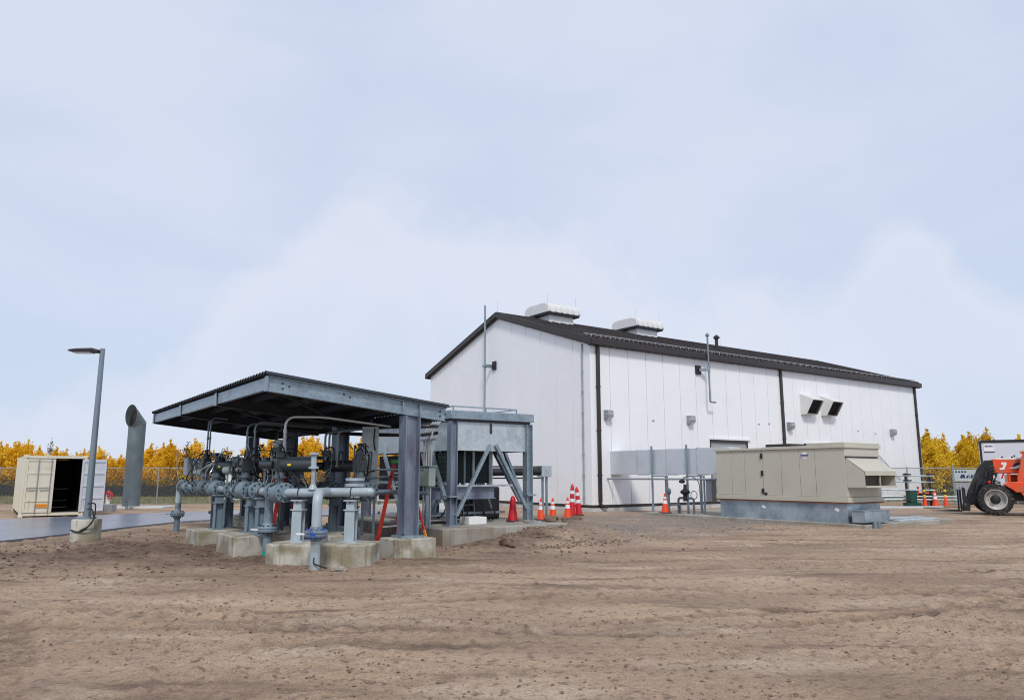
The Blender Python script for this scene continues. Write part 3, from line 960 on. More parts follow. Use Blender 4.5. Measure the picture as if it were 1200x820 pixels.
# wall lights
for u in (0.92, 6.52, 14.88, 26.02):
    w = MB().prism([(-0.013, 4.18), (-0.10, 4.12), (-0.30, 4.22), (-0.34, 4.38), (-0.30, 4.56), (-0.013, 4.58)], 'x', u - 0.17, u + 0.17).build('wall_light', 'lightg', B, bevel=0.02)
    MB().prism([(-0.12, 4.10), (-0.29, 4.19), (-0.30, 4.215), (-0.11, 4.118)], 'x', u - 0.13, u + 0.13).build('lens', 'lens', w)
    MB().box(u - 0.175, u + 0.175, -0.352, -0.20, 4.37, 4.41).build('visor', 'lens', w)
# angled vent hoods
for u in (16.12, 18.15):
    v = MB()
    v.prism([(-0.013, 6.28), (-0.84, 5.92), (-0.86, 5.86), (-0.42, 5.12), (-0.36, 5.08), (-0.013, 5.08)], 'x', u, u + 0.03)
    v.prism([(-0.013, 6.28), (-0.84, 5.92), (-0.86, 5.86), (-0.42, 5.12), (-0.36, 5.08), (-0.013, 5.08)], 'x', u + 1.07, u + 1.10)
    v.prism([(-0.013, 6.28), (-0.84, 5.92), (-0.84, 5.88), (-0.013, 6.24)], 'x', u + 0.031, u + 1.069)
    v.prism([(-0.40, 5.08), (-0.013, 5.08), (-0.013, 5.11), (-0.42, 5.11)], 'x', u + 0.031, u + 1.069)
    h = v.build('vent_hood', 'hoodw', B)
    for i in range(7):
        t = (i + 0.5) / 7
        y_, z_ = -0.82 + 0.42 * t, 5.84 - 0.70 * t
        MB().obox((u + 0.55, y_ + 0.05, z_ + 0.02), (0.515, 0, 0), (0, 0.06, 0.03), (0, 0.003, -0.006)).build('louvre_blade', 'trim', h)
    MB().prism([(-0.70, 5.90), (-0.30, 5.2), (-0.27, 5.2), (-0.67, 5.90)], 'x', u + 0.04, u + 1.06).build('screen', 'black', h)
# handrail-like hooks / small fixings on the wall
for u, z in ((3.9, 4.2), (12.1, 4.35), (13.0, 4.4), (22.0, 4.3), (24.0, 4.2)):
    MB().box(u, u + 0.12, -0.05, -0.014, z, z + 0.05).build('wall_cleat', 'lightg', B)
MB().tube([(21.3, -0.1, 3.0), (23.8, -0.1, 3.05), (26.6, -0.1, 1.3)], 0.025, 6).build('wall_cable', 'lightg', B)

# ------------------------------------------------------------------ rooftop-style air handler on its pad
P = MB().box(0.12, 5.7, -12.55, -2.9, -0.3, 0.11).build('concrete_pad', 'slab', bevel=0.02)
P.rotation_euler = (0, 0, A); P.location = WP(0, 0, 0)
P['label'] = 'long low concrete pad carrying the beige air handling unit beside white building'
P['category'] = 'concrete pad'
U = thing('air_handling_unit', 'beige boxy air handling unit with intake hood on galvanised curb', 'air handler', uv=(1.5, -9.3, 0.11))
u0, u1, v0, v1 = 0.50, 2.58, -11.93, -6.75
cur = MB().box(u0 + 0.06, u1 - 0.06, v0 + 0.07, v1 - 0.07, 0.11, 0.72).build('curb', 'skirt', U)
b = MB()
for vv in (-8.72, -11.5):
    b.obox((u0 + 0.052, vv, 0.53), (0.006, 0, 0), (0, 0.07, 0.03), (0, -0.02, 0.04))
b.build('curb_tag', 'whitep', cur)
MB().box(u0 - 0.02, u1 + 0.02, v0 - 0.02, v1 + 0.02, 0.72, 0.765).build('rust_edge', mat('rusty_edge', (0.22, 0.09, 0.05), 0.8, var=0.3), U)
MB().box(u0 - 0.035, u1 + 0.035, v0 - 0.035, v1 + 0.035, 0.766, 0.93).build('base_rail', 'beige', U, bevel=0.01)
MB().box(u0 + 0.035, u1 - 0.035, v0 + 0.035, v1 - 0.035, 0.93, 2.52).build('cabinet', 'joint', U)
seams = [-6.75, -7.45, -8.03, -8.80, -9.55, -10.27, -10.85, -11.93]
for i in range(len(seams) - 1):
    a_, b_ = seams[i + 1] + 0.006, seams[i] - 0.006
    nm = 'access_door' if i == 2 else 'side_panel'
    p = MB().box(u0, u0 + 0.05, a_, b_, 0.935, 2.50).build(nm, 'beige', U, bevel=0.008)
    if i == 2:
        for z in (2.30, 1.70, 1.08):
            h = MB().box(u0 - 0.05, u0 - 0.001, a_ - 0.03, a_ + 0.05, z - 0.09, z + 0.09).build('latch', 'black', p, bevel=0.01)
MB().lathe([(0.05, 0), (0.05, 0.05), (0.02, 0.06)], (u0, -8.9, 0.985), (-1, 0, 0), 10).build('drain_fitting', 'black', U)
for i in range(2):
    a_, b_ = u0 + 0.053 + i * (u1 - u0 - 0.06) / 2, u0 + 0.047 + (i + 1) * (u1 - u0 - 0.06) / 2
    MB().box(a_, b_, v0, v0 + 0.05, 0.935, 2.50).build('end_panel', 'beige', U, bevel=0.008)
    MB().box(a_, b_, v1 - 0.05, v1, 0.935, 2.50).build('end_panel', 'beige', U, bevel=0.008)
MB().box(u1 - 0.05, u1, v0 + 0.053, v1 - 0.053, 0.935, 2.50).build('side_panel', 'beige', U)
MB().box(u0 - 0.05, u1 + 0.05, v0 - 0.05, -8.8, 2.50, 2.60).build('roof_cap', 'beige', U, bevel=0.012)
MB().box(u0 - 0.05, u1 + 0.05, -8.795, v1 + 0.05, 2.50, 2.585).build('roof_cap', 'beige', U, bevel=0.012)
MB().box(u0 - 0.03, u1 + 0.03, v0 - 0.03, -10.6, 2.60, 2.68).build('roof_cap', 'beige', U, bevel=0.012)
MB().box(u0 + 0.1, u1 - 0.1, -9.9, -8.9, 2.60, 2.70).build('roof_hatch', 'trim', U)
# maker's oval badge: blue bar and script marks on white
lb = MB().lathe([(0.12, 0), (0.12, 0.006), (0.115, 0.008)], (u0, -10.48, 2.27), (-1, 0, 0), 20).build('badge', 'whitep', U)
b = MB()
b.box(u0 - 0.014, u0 - 0.008, -10.63, -10.35, 2.27, 2.325)
b.build('badge_print', mat('badge_blue', (0.10, 0.11, 0.28), 0.5), lb)
b = MB()
for i in range(5):
    b.obox((u0 - 0.011, -10.58 + i * 0.05, 2.245 + 0.008 * (i % 2)), (0.003, 0, 0), (0, 0.016, 0.004), (0, -0.004, 0.014))
b.build('badge_print', mat('badge_grey', (0.2, 0.2, 0.3), 0.5), lb)
# intake hood on the end face
ht = MB()
hu0, hu1, hv = u0 + 0.02, 2.38, v0 - 0.62
ht.prism([(v0 - 0.001, 2.20), (hv, 1.75), (hv, 1.72), (v0 - 0.001, 2.17)], 'x', hu0, hu1)
hood = ht.build('intake_hood', 'beige', U)
for uu in (hu0, hu1 - 0.02, (hu0 + hu1) / 2 - 0.01):
    MB().prism([(v0 - 0.001, 2.165), (hv + 0.02, 1.715), (hv + 0.02, 1.27), (v0 - 0.001, 1.27)] if uu != (hu0 + hu1) / 2 - 0.01 else [(hv + 0.06, 1.715), (hv + 0.02, 1.715), (hv + 0.02, 1.27), (hv + 0.06, 1.27)], 'x', uu, uu + 0.02).build('hood_cheek', 'beige', hood)
MB().prism([(v0 - 0.001, 1.24), (hv - 0.02, 1.24), (hv - 0.02, 1.30), (hv, 1.30), (hv, 1.265), (v0 - 0.001, 1.265)], 'x', hu0, hu1).build('hood_lip', 'beige', hood)
MB().box(hu0, hu1, hv - 0.015, hv - 0.001, 1.62, 1.76).build('hood_fascia', 'beige', hood)
MB().box(hu0 + 0.03, hu1 - 0.03, v0 - 0.03, v0 - 0.002, 1.30, 2.12).build('filter_screen', mat('filter', (0.20, 0.19, 0.155), 0.8, var=0.2), hood)
MB().box(hu0 - 0.03, hu1 + 0.03, v0 - 0.05, v0 - 0.001, 2.19, 2.235).build('hood_flashing', 'trim', hood)
U.location = WP(1.5 - 0.26, -9.3, 0.11)
# galvanised junction trough at the near corner of the curb
J = thing('junction_box', 'low galvanised junction box with two stub conduits at the pad corner', 'junction box', uv=(0.55, -12.35, 0.11))
MB().box(0.45, 1.9, -12.5, -12.05, 0.16, 0.52).build('box', 'skirt', J, bevel=0.01)
MB().box(0.43, 1.92, -12.52, -12.03, 0.52, 0.54).build('lid', 'skirt', J)
b = MB()
for k in (0, 0.22): b.cyl((0.75 + k, -12.62, -0.05), (0.75 + k, -12.62, 0.2), 0.07, 10)
b.build('conduit', 'lamp', J)
for i, (a0, a1, c0, c1, z) in enumerate(((2.6, 5.3, -12.3, -12.05, 0.16), (2.7, 4.9, -11.95, -11.75, 0.20), (3.2, 5.6, -11.7, -11.55, 0.15))):
    o = MB().box(a0, a1, c0, c1, z - 0.049, z).build('metal_strip', 'galvl', bevel=0.005)
    o.rotation_euler = (0, 0, A); o.location = WP(0, 0, 0)
    o['label'] = ['wide bright metal strip lying on the pad end, nearest the yard', 'raised bright metal strip lying second from the pad edge', 'narrow bright metal strip lying on the pad closest to the building'][i]
    o['category'] = 'metal strip'
    o['group'] = 'metal strips on the pad end'
J.location = WP(0.55 - 0.26, -12.35, 0.11)
# duct from the wall to the unit
D = thing('supply_duct', 'galvanised rectangular duct running from the white wall to the beige unit', 'duct', uv=(1.4, -3, 1.65))
ends = [-0.014, -1.75, -3.45, -5.1, -6.74]
for i in range(4):
    MB().box(1.10, 1.78, ends[i + 1] + 0.02, ends[i], 1.65, 2.70).build('duct_section', 'duct', D, bevel=0.01)
for v in ends[1:4]:
    MB().box(1.075, 1.805, v - 0.02, v + 0.017, 1.625, 2.725).build('duct_flange', 'galvl', D)
MB().box(1.07, 1.85, -6.74, -6.25, 1.62, 1.648).build('transition', 'duct', D)
for i, v in enumerate((-2.68, -4.62)):
    f_ = thing('duct_stand', ['strut stand under the duct nearer the white wall', 'strut stand under the duct nearer the beige unit'][i], 'duct stand', uv=(1.4, v, 0.11), group='strut stands under the duct')
    MB().box(1.0, 1.05, v - 0.04, v + 0.04, 0.11 if i else 0.0, 2.85).build('post', 'galv', f_)
    MB().box(1.83, 1.88, v - 0.04, v + 0.04, 0.11, 1.62).build('post', 'galv', f_)
    MB().box(1.051, 1.829, v - 0.035, v + 0.035, 1.555, 1.62).build('crossbar', 'galv', f_)
    v2 = v - 0.85
    MB().box(1.0, 1.05, v2 - 0.03, v2 + 0.03, 0.11, 1.60).build('post', 'galv', f_)
    MB().bar((1.02, v - 0.04, 1.585), (1.02, v2 + 0.03, 1.585), 0.05, 0.05).build('crossbar', 'galv', f_)
R = thing('gas_regulator', 'dark gas regulator set with bent pipes standing under the duct', 'gas regulator', uv=(0.75, -4.9, 0.11))
b = MB()
b.tube(fillet([(0.75, -5.15, 0.11), (0.75, -5.15, 0.72), (0.75, -4.35, 0.72), (0.75, -4.35, 0.11)], 0.12), 0.045, 8)
b.tube(fillet([(0.70, -3.9, 0.11), (0.70, -3.9, 0.85)], 0.1), 0.035, 8)
b.lathe([(0.05, 0), (0.09, 0.05), (0.09, 0.18), (0.04, 0.25)], (0.70, -3.9, 0.85), n=10)
b.tube(fillet([(0.7, -3.95, 0.45), (0.7, -4.5, 0.45), (0.7, -4.5, 0.12)], 0.1), 0.03, 8)
b.build('pipework', 'piped', R)
b = MB()
b.lathe([(0.05, -0.1), (0.16, -0.06), (0.20, 0), (0.20, 0.03), (0.15, 0.08), (0.07, 0.14), (0.06, 0.3), (0.0, 0.32)], (0.72, -4.75, 0.95), n=14)
b.cyl((0.72, -4.75, 0.6), (0.72, -4.75, 0.9), 0.09, 10)
b.lathe([(0.05, 0), (0.12, 0.03), (0.12, 0.1), (0.05, 0.14)], (0.72, -4.6, 1.3), (0, 0, 1), 10)
b.build('regulator_body', 'black', R)
MB().tube(fillet([(0.7, -4.6, 1.45), (0.7, -5.0, 1.65), (0.7, -5.5, 1.4), (0.7, -5.55, 0.3)], 0.2), 0.02, 6).build('sensing_line', 'piped', R)
MB().tube([(0.66 + 0.0, -5.25 + 0.16 * math.cos(t), 0.85 + 0.16 * math.sin(t)) for t in np.linspace(0, 2 * PI, 13)], 0.018, 6).build('hand_wheel', 'piped', R)
b = MB().box(0.95, 1.25, -5.9, -5.6, 0.6, 1.5)
b.build('meter_box', 'lightg', R, bevel=0.02)
G = MB().tube(fillet([(0.9, -0.03, 1.46), (0.9, -1.9, 1.46), (0.9, -6.7, 1.47)], 0.1), 0.04, 8).build('gas_pipe', 'lightg')
G.rotation_euler = (0, 0, A); G.location = WP(0, 0, 0)
G['label'] = 'thin horizontal grey pipe running below the duct to the unit'
G['category'] = 'pipe'
Bo = thing('bollard', 'yellow steel bollard on the pad behind the beige unit', 'bollard', uv=(0.95, -6.58, 0.11))
MB().lathe([(0.13, 0.0), (0.13, 0.62), (0.10, 0.72), (0.04, 0.77)], (0.95, -6.58, 0.11), n=14).build('post', 'yellow', Bo)
MB().lathe([(0.135, 0.0), (0.135, 0.06)], (0.95, -6.58, 0.60), n=14).build('band', 'black', Bo)

# ------------------------------------------------------------------ canopy over the meter run
K = thing('steel_canopy', 'open galvanised steel canopy with corrugated mono pitch roof over grey pipework', 'canopy', uv=(-15.1, -6, 0))
KU0, KU1 = -18.15, -14.25
def kz(u): return 3.50 + (u - KU0) * (3.085 - 3.50) / (KU1 - KU0)      # top of the beams
KV = (-11.3, -7.6, -3.9, -0.2)
slope_up = Vector((0.1056, 0, 1)).normalized()
for i, v in enumerate(KV):
    b = MB()
    b.hbeam((KU0, v, kz(KU0) - 0.15), (KU1, v, kz(KU1) - 0.15), slope_up, 0.30, 0.15, 0.012, 0.016)
    bm_ = b.build('roof_beam', 'galv' if i == 0 else 'under', K)  # rear beams are the same steel in its shade-darkened colour
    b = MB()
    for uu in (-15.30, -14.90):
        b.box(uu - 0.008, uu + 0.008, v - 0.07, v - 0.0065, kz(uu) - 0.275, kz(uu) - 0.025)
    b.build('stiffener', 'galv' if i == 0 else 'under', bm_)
    if i == 0:
        b = MB()
        for uu, n_ in ((-17.85, 3), (-16.6, 2), (-14.38, 3)):
            for k in range(n_):
                b.cyl((uu + 0.13 * (k % 2), v - 0.006, kz(uu) - 0.10 - 0.05 * k), (uu + 0.13 * (k % 2), v - 0.022, kz(uu) - 0.10 - 0.05 * k), 0.02, 6)
        b.build('bolts', 'bolt', bm_, kind='stuff')
    c = MB()
    c.hbeam((-15.10, v, 0.42), (-15.10, v, kz(-15.1) - 0.305), (1, 0, 0), 0.34, 0.32, 0.014, 0.022)
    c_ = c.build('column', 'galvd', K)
    MB().box(-15.35, -14.85, v - 0.24, v + 0.24, 0.37, 0.42).build('base_plate', 'galv', c_)
    b = MB()
    for a0 in (-0.2, 0.2):
        for a1 in (-0.18, 0.18): b.cyl((-15.10 + a0, v + a1, 0.42), (-15.10 + a0, v + a1, 0.47), 0.022, 6)
    b.build('anchor_bolt', 'bolt', c_)
    MB().box(-15.55, -14.62, v - 0.36, v + 0.36, -0.4, 0.37).build('concrete_pier', 'concrete', K, bevel=0.02)
# fascia channels between beam ends along the high edge, and along the low edge
for a_, b_ in ((-11.22, -7.67), (-7.53, -3.97), (-3.83, -0.27)):
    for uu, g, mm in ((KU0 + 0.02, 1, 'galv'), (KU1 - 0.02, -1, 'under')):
        c = MB()
        zt = kz(uu)
        c.box(uu - 0.006, uu + 0.006, a_, b_, zt - 0.26, zt - 0.02)
        c.box(uu + 0.0061 * g, uu + 0.08 * g, a_, b_, zt - 0.26, zt - 0.248)
        c.box(uu + 0.0061 * g, uu + 0.08 * g, a_, b_, zt - 0.032, zt - 0.02)
        c.build('edge_channel', mm, K)
for v in (-7.6, -3.9, -0.2, -11.3):
    MB().box(KU0 - 0.02, KU0 - 0.002, v - 0.085, v + 0.085, kz(KU0) - 0.30, kz(KU0) - 0.01).build('beam_end_plate', 'galv', K)
for uu in (-17.4, -16.6, -15.8, -15.0):
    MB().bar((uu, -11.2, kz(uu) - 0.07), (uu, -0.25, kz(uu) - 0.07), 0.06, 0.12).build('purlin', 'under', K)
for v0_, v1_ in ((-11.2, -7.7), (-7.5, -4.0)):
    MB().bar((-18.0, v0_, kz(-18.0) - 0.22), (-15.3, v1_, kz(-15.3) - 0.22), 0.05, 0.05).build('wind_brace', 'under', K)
# corrugated deck: trapezoidal ribs running down the slope
NR = 62
dk = MB()
vs0 = np.linspace(-11.42, -0.08, NR * 4 + 1)
hh = [0.02, 0.075, 0.075, 0.02]
tp = [(v, hh[i % 4]) for i, v in enumerate(vs0)]
vsl = [(KU0 - 0.06, v, kz(KU0 - 0.06) + h) for v, h in tp] + [(KU1 + 0.05, v, kz(KU1 + 0.05) + h) for v, h in tp] + \
      [(KU0 - 0.06, v, kz(KU0 - 0.06) + h - 0.012) for v, h in tp] + [(KU1 + 0.05, v, kz(KU1 + 0.05) + h - 0.012) for v, h in tp]
n_ = len(tp)
fcs = []
for i in range(n_ - 1):
    fcs += [(i, i + 1, n_ + i + 1, n_ + i), (2 * n_ + i, 3 * n_ + i, 3 * n_ + i + 1, 2 * n_ + i + 1), (i, 2 * n_ + i, 2 * n_ + i + 1, i + 1), (n_ + i, n_ + i + 1, 3 * n_ + i + 1, 3 * n_ + i)]
fcs += [(0, n_, 3 * n_, 2 * n_), (n_ - 1, 3 * n_ - 1, 4 * n_ - 1, 2 * n_ - 1)]
dk.add(vsl, fcs)
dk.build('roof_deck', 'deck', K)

# ------------------------------------------------------------------ meter run pipework
def block(label, u0, u1, v0, v1, z1, rotw=None):
    o = MB().box(u0, u1, v0, v1, -0.35, z1).build('concrete_block', 'concrete', bevel=0.025)
    o.rotation_euler = (0, 0, A if rotw is None else rotw)
    o.location = WP(0, 0, 0) if rotw is None else (0, 0, 0)
    o['label'] = label
    o['category'] = 'concrete block'
    o['group'] = 'concrete blocks under the pipe supports'
    return o
block('pale concrete block under the farthest left pipe support', -18.2, -16.7, -6.95, -5.75, 0.36)
block('concrete block under the middle pipe supports, between two drop pipes', -18.1, -16.7, -9.58, -8.2, 0.41)
bb = MB().prism([(-1.02, -0.25), (-0.80, -0.46), (0.72, -0.46), (0.98, -0.28), (0.98, 0.46), (-0.72, 0.46), (-1.02, 0.2)], 'z', -0.35, 0.385).build('concrete_block', 'concrete', bevel=0.03)
bb.location = (-3.55, 14.42, 0); bb.rotation_euler = (0, 0, -0.06)
bb['label'] = 'largest concrete block, stained and chamfered, in front under the bent pipe'
bb['category'] = 'concrete block'; bb['group'] = 'concrete blocks under the pipe supports'
block('low concrete block beside the red stepladder, behind the largest block', -16.4, -15.35, -10.3, -8.6, 0.40)
block('long concrete block behind the second pipe row', -16.3, -15.5, -8.0, -2.2, 0.36)

def flange(b, bb_, c, ax, r=0.195, th=0.055, gap=0.012, nb=10):
    """a bolted flange pair at c along ax; body into b, bolts into bb_"""
    c, ax = Vector(c), Vector(ax).normalized()
    b.cyl(c - ax * (gap / 2 + 0.001), c + ax * (gap / 2 + 0.001), r * 0.93, 18)
    for g in (-1, 1):
        b.lathe([(r * 0.50, th + 0.07), (r * 0.62, th + 0.005), (r - 0.006, th), (r, th - 0.008), (r, 0.006), (r - 0.006, 0.0)], c + ax * g * gap / 2, ax * g, 18)
    ref = Vector((0, 0, 1)) if abs(ax.z) < 0.9 else Vector((1, 0, 0))
    X = ax.cross(ref).normalized()
    Y = ax.cross(X)
    for k in range(nb):
        t = 2 * PI * (k + 0.5) / nb
        p = c + (X * math.cos(t) + Y * math.sin(t)) * r * 0.78
        e_ = gap / 2 + th + 0.03
        bb_.cyl(p - ax * e_, p + ax * e_, 0.017, 6)

def valve(parent, P3, ax, side, act='cyl', s=1.0, mat_body='pipe'):
    """ball valve with flanges, bonnet and actuator above; ax unit vector along pipe, side = actuator axis"""
    P3, ax, side = Vector(P3), Vector(ax).normalized(), Vector(side).normalized()
    b, bo = MB(), MB()
    b.lathe([(0.09, -0.26), (0.15, -0.2), (0.20, -0.1), (0.215, 0), (0.20, 0.1), (0.15, 0.2), (0.09, 0.26)], P3, ax, 18)
    vb = b.build('valve_body', mat_body, parent)
    bo = MB()
    for g in (-1, 1):
        f = MB()
        flange(f, bo, P3 + ax * g * 0.33, ax)
        f.build('flange', mat_body, vb)
    bo.build('bolts', 'bolt', vb, kind='stuff')
    b = MB()
    b.cyl(P3 + Vector((0, 0, 0.15)), P3 + Vector((0, 0, 0.30)), 0.085, 12)
    b.lathe([(0.14, 0), (0.14, 0.035)], P3 + Vector((0, 0, 0.28)), n=12)
    b.lathe([(0.10, 0), (0.09, 0.10)], P3 + Vector((0, 0, 0.32)), n=10)
    b.build('bonnet', 'piped', vb)
    top_ = P3 + Vector((0, 0, 0.54))
    b = MB()
    b.obox(top_, ax * 0.12, ax.cross(Vector((0, 0, 1))) * 0.12, Vector((0, 0, 0.12)))
    if act == 'cyl':
        b.lathe([(0.09, -0.14), (0.13, -0.12), (0.135, 0.0), (0.13, 0.58), (0.125, 0.60), (0.06, 0.61)], top_ + side * 0.1, side, 16)
        b.cyl(top_ - side * 0.15, top_ - side * 0.42, 0.085, 12)
        b.lathe([(0.07, 0), (0.09, 0.02), (0.09, 0.12), (0.05, 0.16)], top_ + Vector((0, 0, 0.12)), n=10)
        b.obox(top_ + Vector((0, 0, 0.30)) - side * 0.1, side * 0.09, side.cross(Vector((0, 0, 1))) * 0.07, Vector((0, 0, 0.05)))
    elif act == 'wheel':
        b.tube([top_ + side * 0.3 + (side.cross(Vector((0, 0, 1))) * math.cos(t) + Vector((0, 0, 1)) * math.sin(t)) * 0.2 for t in np.linspace(0, 2 * PI, 17)], 0.014, 6)
        b.cyl(top_, top_ + side * 0.3, 0.03, 8)
        for t in (0, PI / 2): 
            w = (side.cross(Vector((0, 0, 1))) * math.cos(t) + Vector((0, 0, 1)) * math.sin(t)) * 0.2
            b.cyl(top_ + side * 0.3 - w, top_ + side * 0.3 + w, 0.011, 5)
    else:
        b.obox(top_ + Vector((0, 0, 0.10)), ax * 0.10, ax.cross(Vector((0, 0, 1))) * 0.09, Vector((0, 0, 0.11)))
        b.lathe([(0.07, -0.2), (0.085, -0.19), (0.085, 0.0), (0.10, 0.01), (0.10, 0.05), (0.06, 0.16)], top_ + Vector((0, 0, 0.10)) + ax * 0.12, ax, 12)
        b.lathe([(0.09, 0), (0.09, 0.10), (0.04, 0.14), (0.04, 0.2), (0.06, 0.21), (0.06, 0.25)], top_ + Vector((0, 0, 0.21)), n=12)
    ac = b.build('actuator', 'act', vb, bevel=0.006)
    if act == 'cyl':
        q = top_ + side * 0.25
        nrm = side.cross(Vector((0, 0, 1)))
        if (Matrix.Rotation(A, 3, 'Z') @ nrm).y > 0: nrm = -nrm
        MB().obox(q + nrm * 0.136 + Vector((0, 0, 0.0)), side * 0.035, nrm * 0.004, Vector((0, 0, 0.02))).build('tag', 'yellow', vb)
    # tubing loops
    rr = random.Random(int(abs(P3.x * 31 + P3.y * 57) * 10))
    b = MB()
    perp = ax.cross(Vector((0, 0, 1)))
    for k in range(5):
        a0 = top_ + ax * rr.uniform(-0.2, 0.2) + perp * rr.uniform(-0.18, 0.18) + Vector((0, 0, rr.uniform(0.05, 0.4)))
        a3 = P3 + ax * rr.uniform(-0.5, 0.5) + perp * rr.choice((-1, 1)) * rr.uniform(0.15, 0.3) + Vector((0, 0, rr.uniform(-0.1, 0.25)))
        m1 = a0 + perp * rr.uniform(-0.35, 0.35) + Vector((0, 0, rr.uniform(0.0, 0.25)))
        m2 = a3 + perp * rr.uniform(-0.25, 0.25) + ax * rr.uniform(-0.25, 0.25) + Vector((0, 0, rr.uniform(0.1, 0.3)))
        b.tube(fillet([a0, m1, m2, a3], 0.15, 4), rr.choice((0.010, 0.012, 0.016)), 6)
    b.build('tubing', rr.choice(('tube', 'greent', 'black', 'black')), vb)
    return vb

ZH = 1.30
R0 = 0.084
X1 = thing('meter_run', 'grey flanged meter run in front, three drop pipes with valves and actuators', 'pipework', uv=(-17.5, -6, 0))
hd = MB()
def wuv(x, y_, z):
    u, v = UV(x, y_)
    return (u, v, z)
bend = wuv(-4.40, 14.72, ZH)
hd.tube(fillet([(-17.5, -1.3, ZH - 0.5), (-17.5, -1.3, ZH), (-17.5, -10.0, ZH), bend, wuv(-2.74, 14.50, ZH + 0.02)], 0.28, 7), R0, 16)
hd.lathe([(R0, 0), (R0 * 0.92, 0.05), (R0 * 0.6, 0.085), (0.01, 0.1)], wuv(-2.74, 14.50, ZH + 0.02), Vector(wuv(-2.74, 14.50, 0)) - Vector(bend[:2] + (0,)), 16)
hd.build('header_pipe', 'pipel', X1)
# drop legs
lg = MB()
lg.tube([(-17.5, -1.3, ZH - 0.48), (-17.5, -1.3, -0.4)], R0, 16)
l3 = lg.build('drop_leg', 'pipe', X1)
lg = MB()
lg.tube([(-17.5, -9.78, ZH - 0.02), (-17.5, -9.78, -0.4)], R0 * 1.02, 16)
l2 = lg.build('drop_leg', 'pipe', X1)
e1 = wuv(-3.47, 13.50, 0)
t1 = wuv(-3.56, 14.55, 0)
lg = MB()
lg.tube(fillet([(t1[0], t1[1], ZH + 0.02), (e1[0], e1[1], ZH + 0.02), (e1[0], e1[1], -0.4)], 0.24, 8), R0 * 1.05, 16)
l1 = lg.build('drop_leg', 'pipel', X1)
for leg, p, z in ((l3, (-17.5, -1.3), 0.50), (l2, (-17.5, -9.78), 0.55), (l1, e1[:2], 0.62)):
    f, bo = MB(), MB()
    flange(f, bo, (p[0], p[1], z), (0, 0, 1), 0.20, 0.05)
    f.build('flange', 'pipe', leg)
    bo.build('bolts', 'bolt' if leg is not l1 else 'blue', leg, kind='stuff')
    MB().bar((p[0], p[1], z - 0.02), (p[0] - 0.30, p[1] + 0.15, z + 0.0), 0.035, 0.03).build('purge_stub', 'whitep' if leg is not l3 else 'galv', leg)
cw = Vector((-0.58, -0.81, 0))  # towards camera in plant grid
b = MB()
for (dx, dz, ln, an) in ((-0.03, 0.03, 0.05, 0), (-0.045, 0.0, 0.05, 1), (0.0, 0.0, 0.05, 0), (0.03, -0.025, 0.05, 1), (0, -0.05, 0.05, 0)):
    side_ = Vector((0.81, -0.58, 0))
    c_ = Vector((e1[0], e1[1], 0.62 + dz)) + cw * 0.205 + side_ * dx
    b.obox(c_, side_ * (ln / 2 if an == 0 else 0.01), cw * 0.005, Vector((0, 0, 0.01 if an == 0 else ln / 2)))
b.build('paint_mark', 'blue', l1)
MB().lathe([(R0 * 1.04, 0), (R0 * 1.06, 0.12)], (-17.5, -9.78, 0.0), n=16).build('coating_band', mat('teal_band', (0.02, 0.28, 0.25), 0.5), l2)
b = MB()
b.tube(fillet([(e1[0] - 0.05, e1[1] - 0.08, 0.22), Vector((e1[0], e1[1], 0.12)) + cw * 0.12, Vector((e1[0] + 0.15, e1[1] - 0.2, 0.03))], 0.1), 0.012, 6)
b.build('bonding_cable', 'black', l1)
# flanges along the first row
f, bo = MB(), MB()
for v in (-1.85, -2.75, -3.55): 
    f, bo = MB(), MB()
    flange(f, bo, (-17.5, v, ZH), (0, 1, 0))
    fo = f.build('flange', 'pipe', X1)
    bo.build('bolts', 'bolt', fo, kind='stuff')
AX = (0, 1, 0)
valve(X1, (-17.5, -5.55, ZH), AX, (0.35, -0.94, 0), 'cyl')
valve(X1, (-17.5, -4.30, ZH), AX, (0, 1, 0), 'box', mat_body='piped')
valve(X1, (-17.5, -8.0, ZH), AX, (-1, 0, 0), 'wheel')
valve(X1, (-17.5, -10.35, ZH), AX, (0.72, -0.69, 0), 'cyl')
f, bo = MB(), MB()
for v in (-6.95, -8.95):
    f, bo = MB(), MB()
    flange(f, bo, (-17.5, v, ZH), (0, 1, 0))
    fo = f.build('flange', 'pipe', X1)
    bo.build('bolts', 'bolt', fo, kind='stuff')
# stub riser on the front header with capped flange head
tpos = wuv(-3.86, 14.63, 0)
b = MB()
b.cyl((tpos[0], tpos[1], ZH), (tpos[0], tpos[1], ZH + 0.50), 0.04, 12)
b.lathe([(0.10, 0), (0.07, 0.06), (0.05, 0.1)], (tpos[0], tpos[1], ZH + 0.06), n=12)
b.lathe([(0.10, 0), (0.10, 0.04), (0.055, 0.05), (0.055, 0.26), (0.10, 0.27), (0.10, 0.31)], (tpos[0], tpos[1], ZH + 0.46), n=12)
b.build('riser', 'pipel', X1)
# flat disc closures on the front header
dpos = wuv(-3.10, 14.9, 0)
b = MB()
b.lathe([(0.2, 0), (0.2, 0.05), (0.1, 0.06), (0.1, 0.1), (0.19, 0.11), (0.19, 0.16)], (dpos[0], dpos[1], ZH + 0.12), n=18)
b.cyl((dpos[0], dpos[1], ZH - 0.1), (dpos[0], dpos[1], ZH + 0.12), 0.1, 12)
b.build('capped_tee', 'pipel', X1)
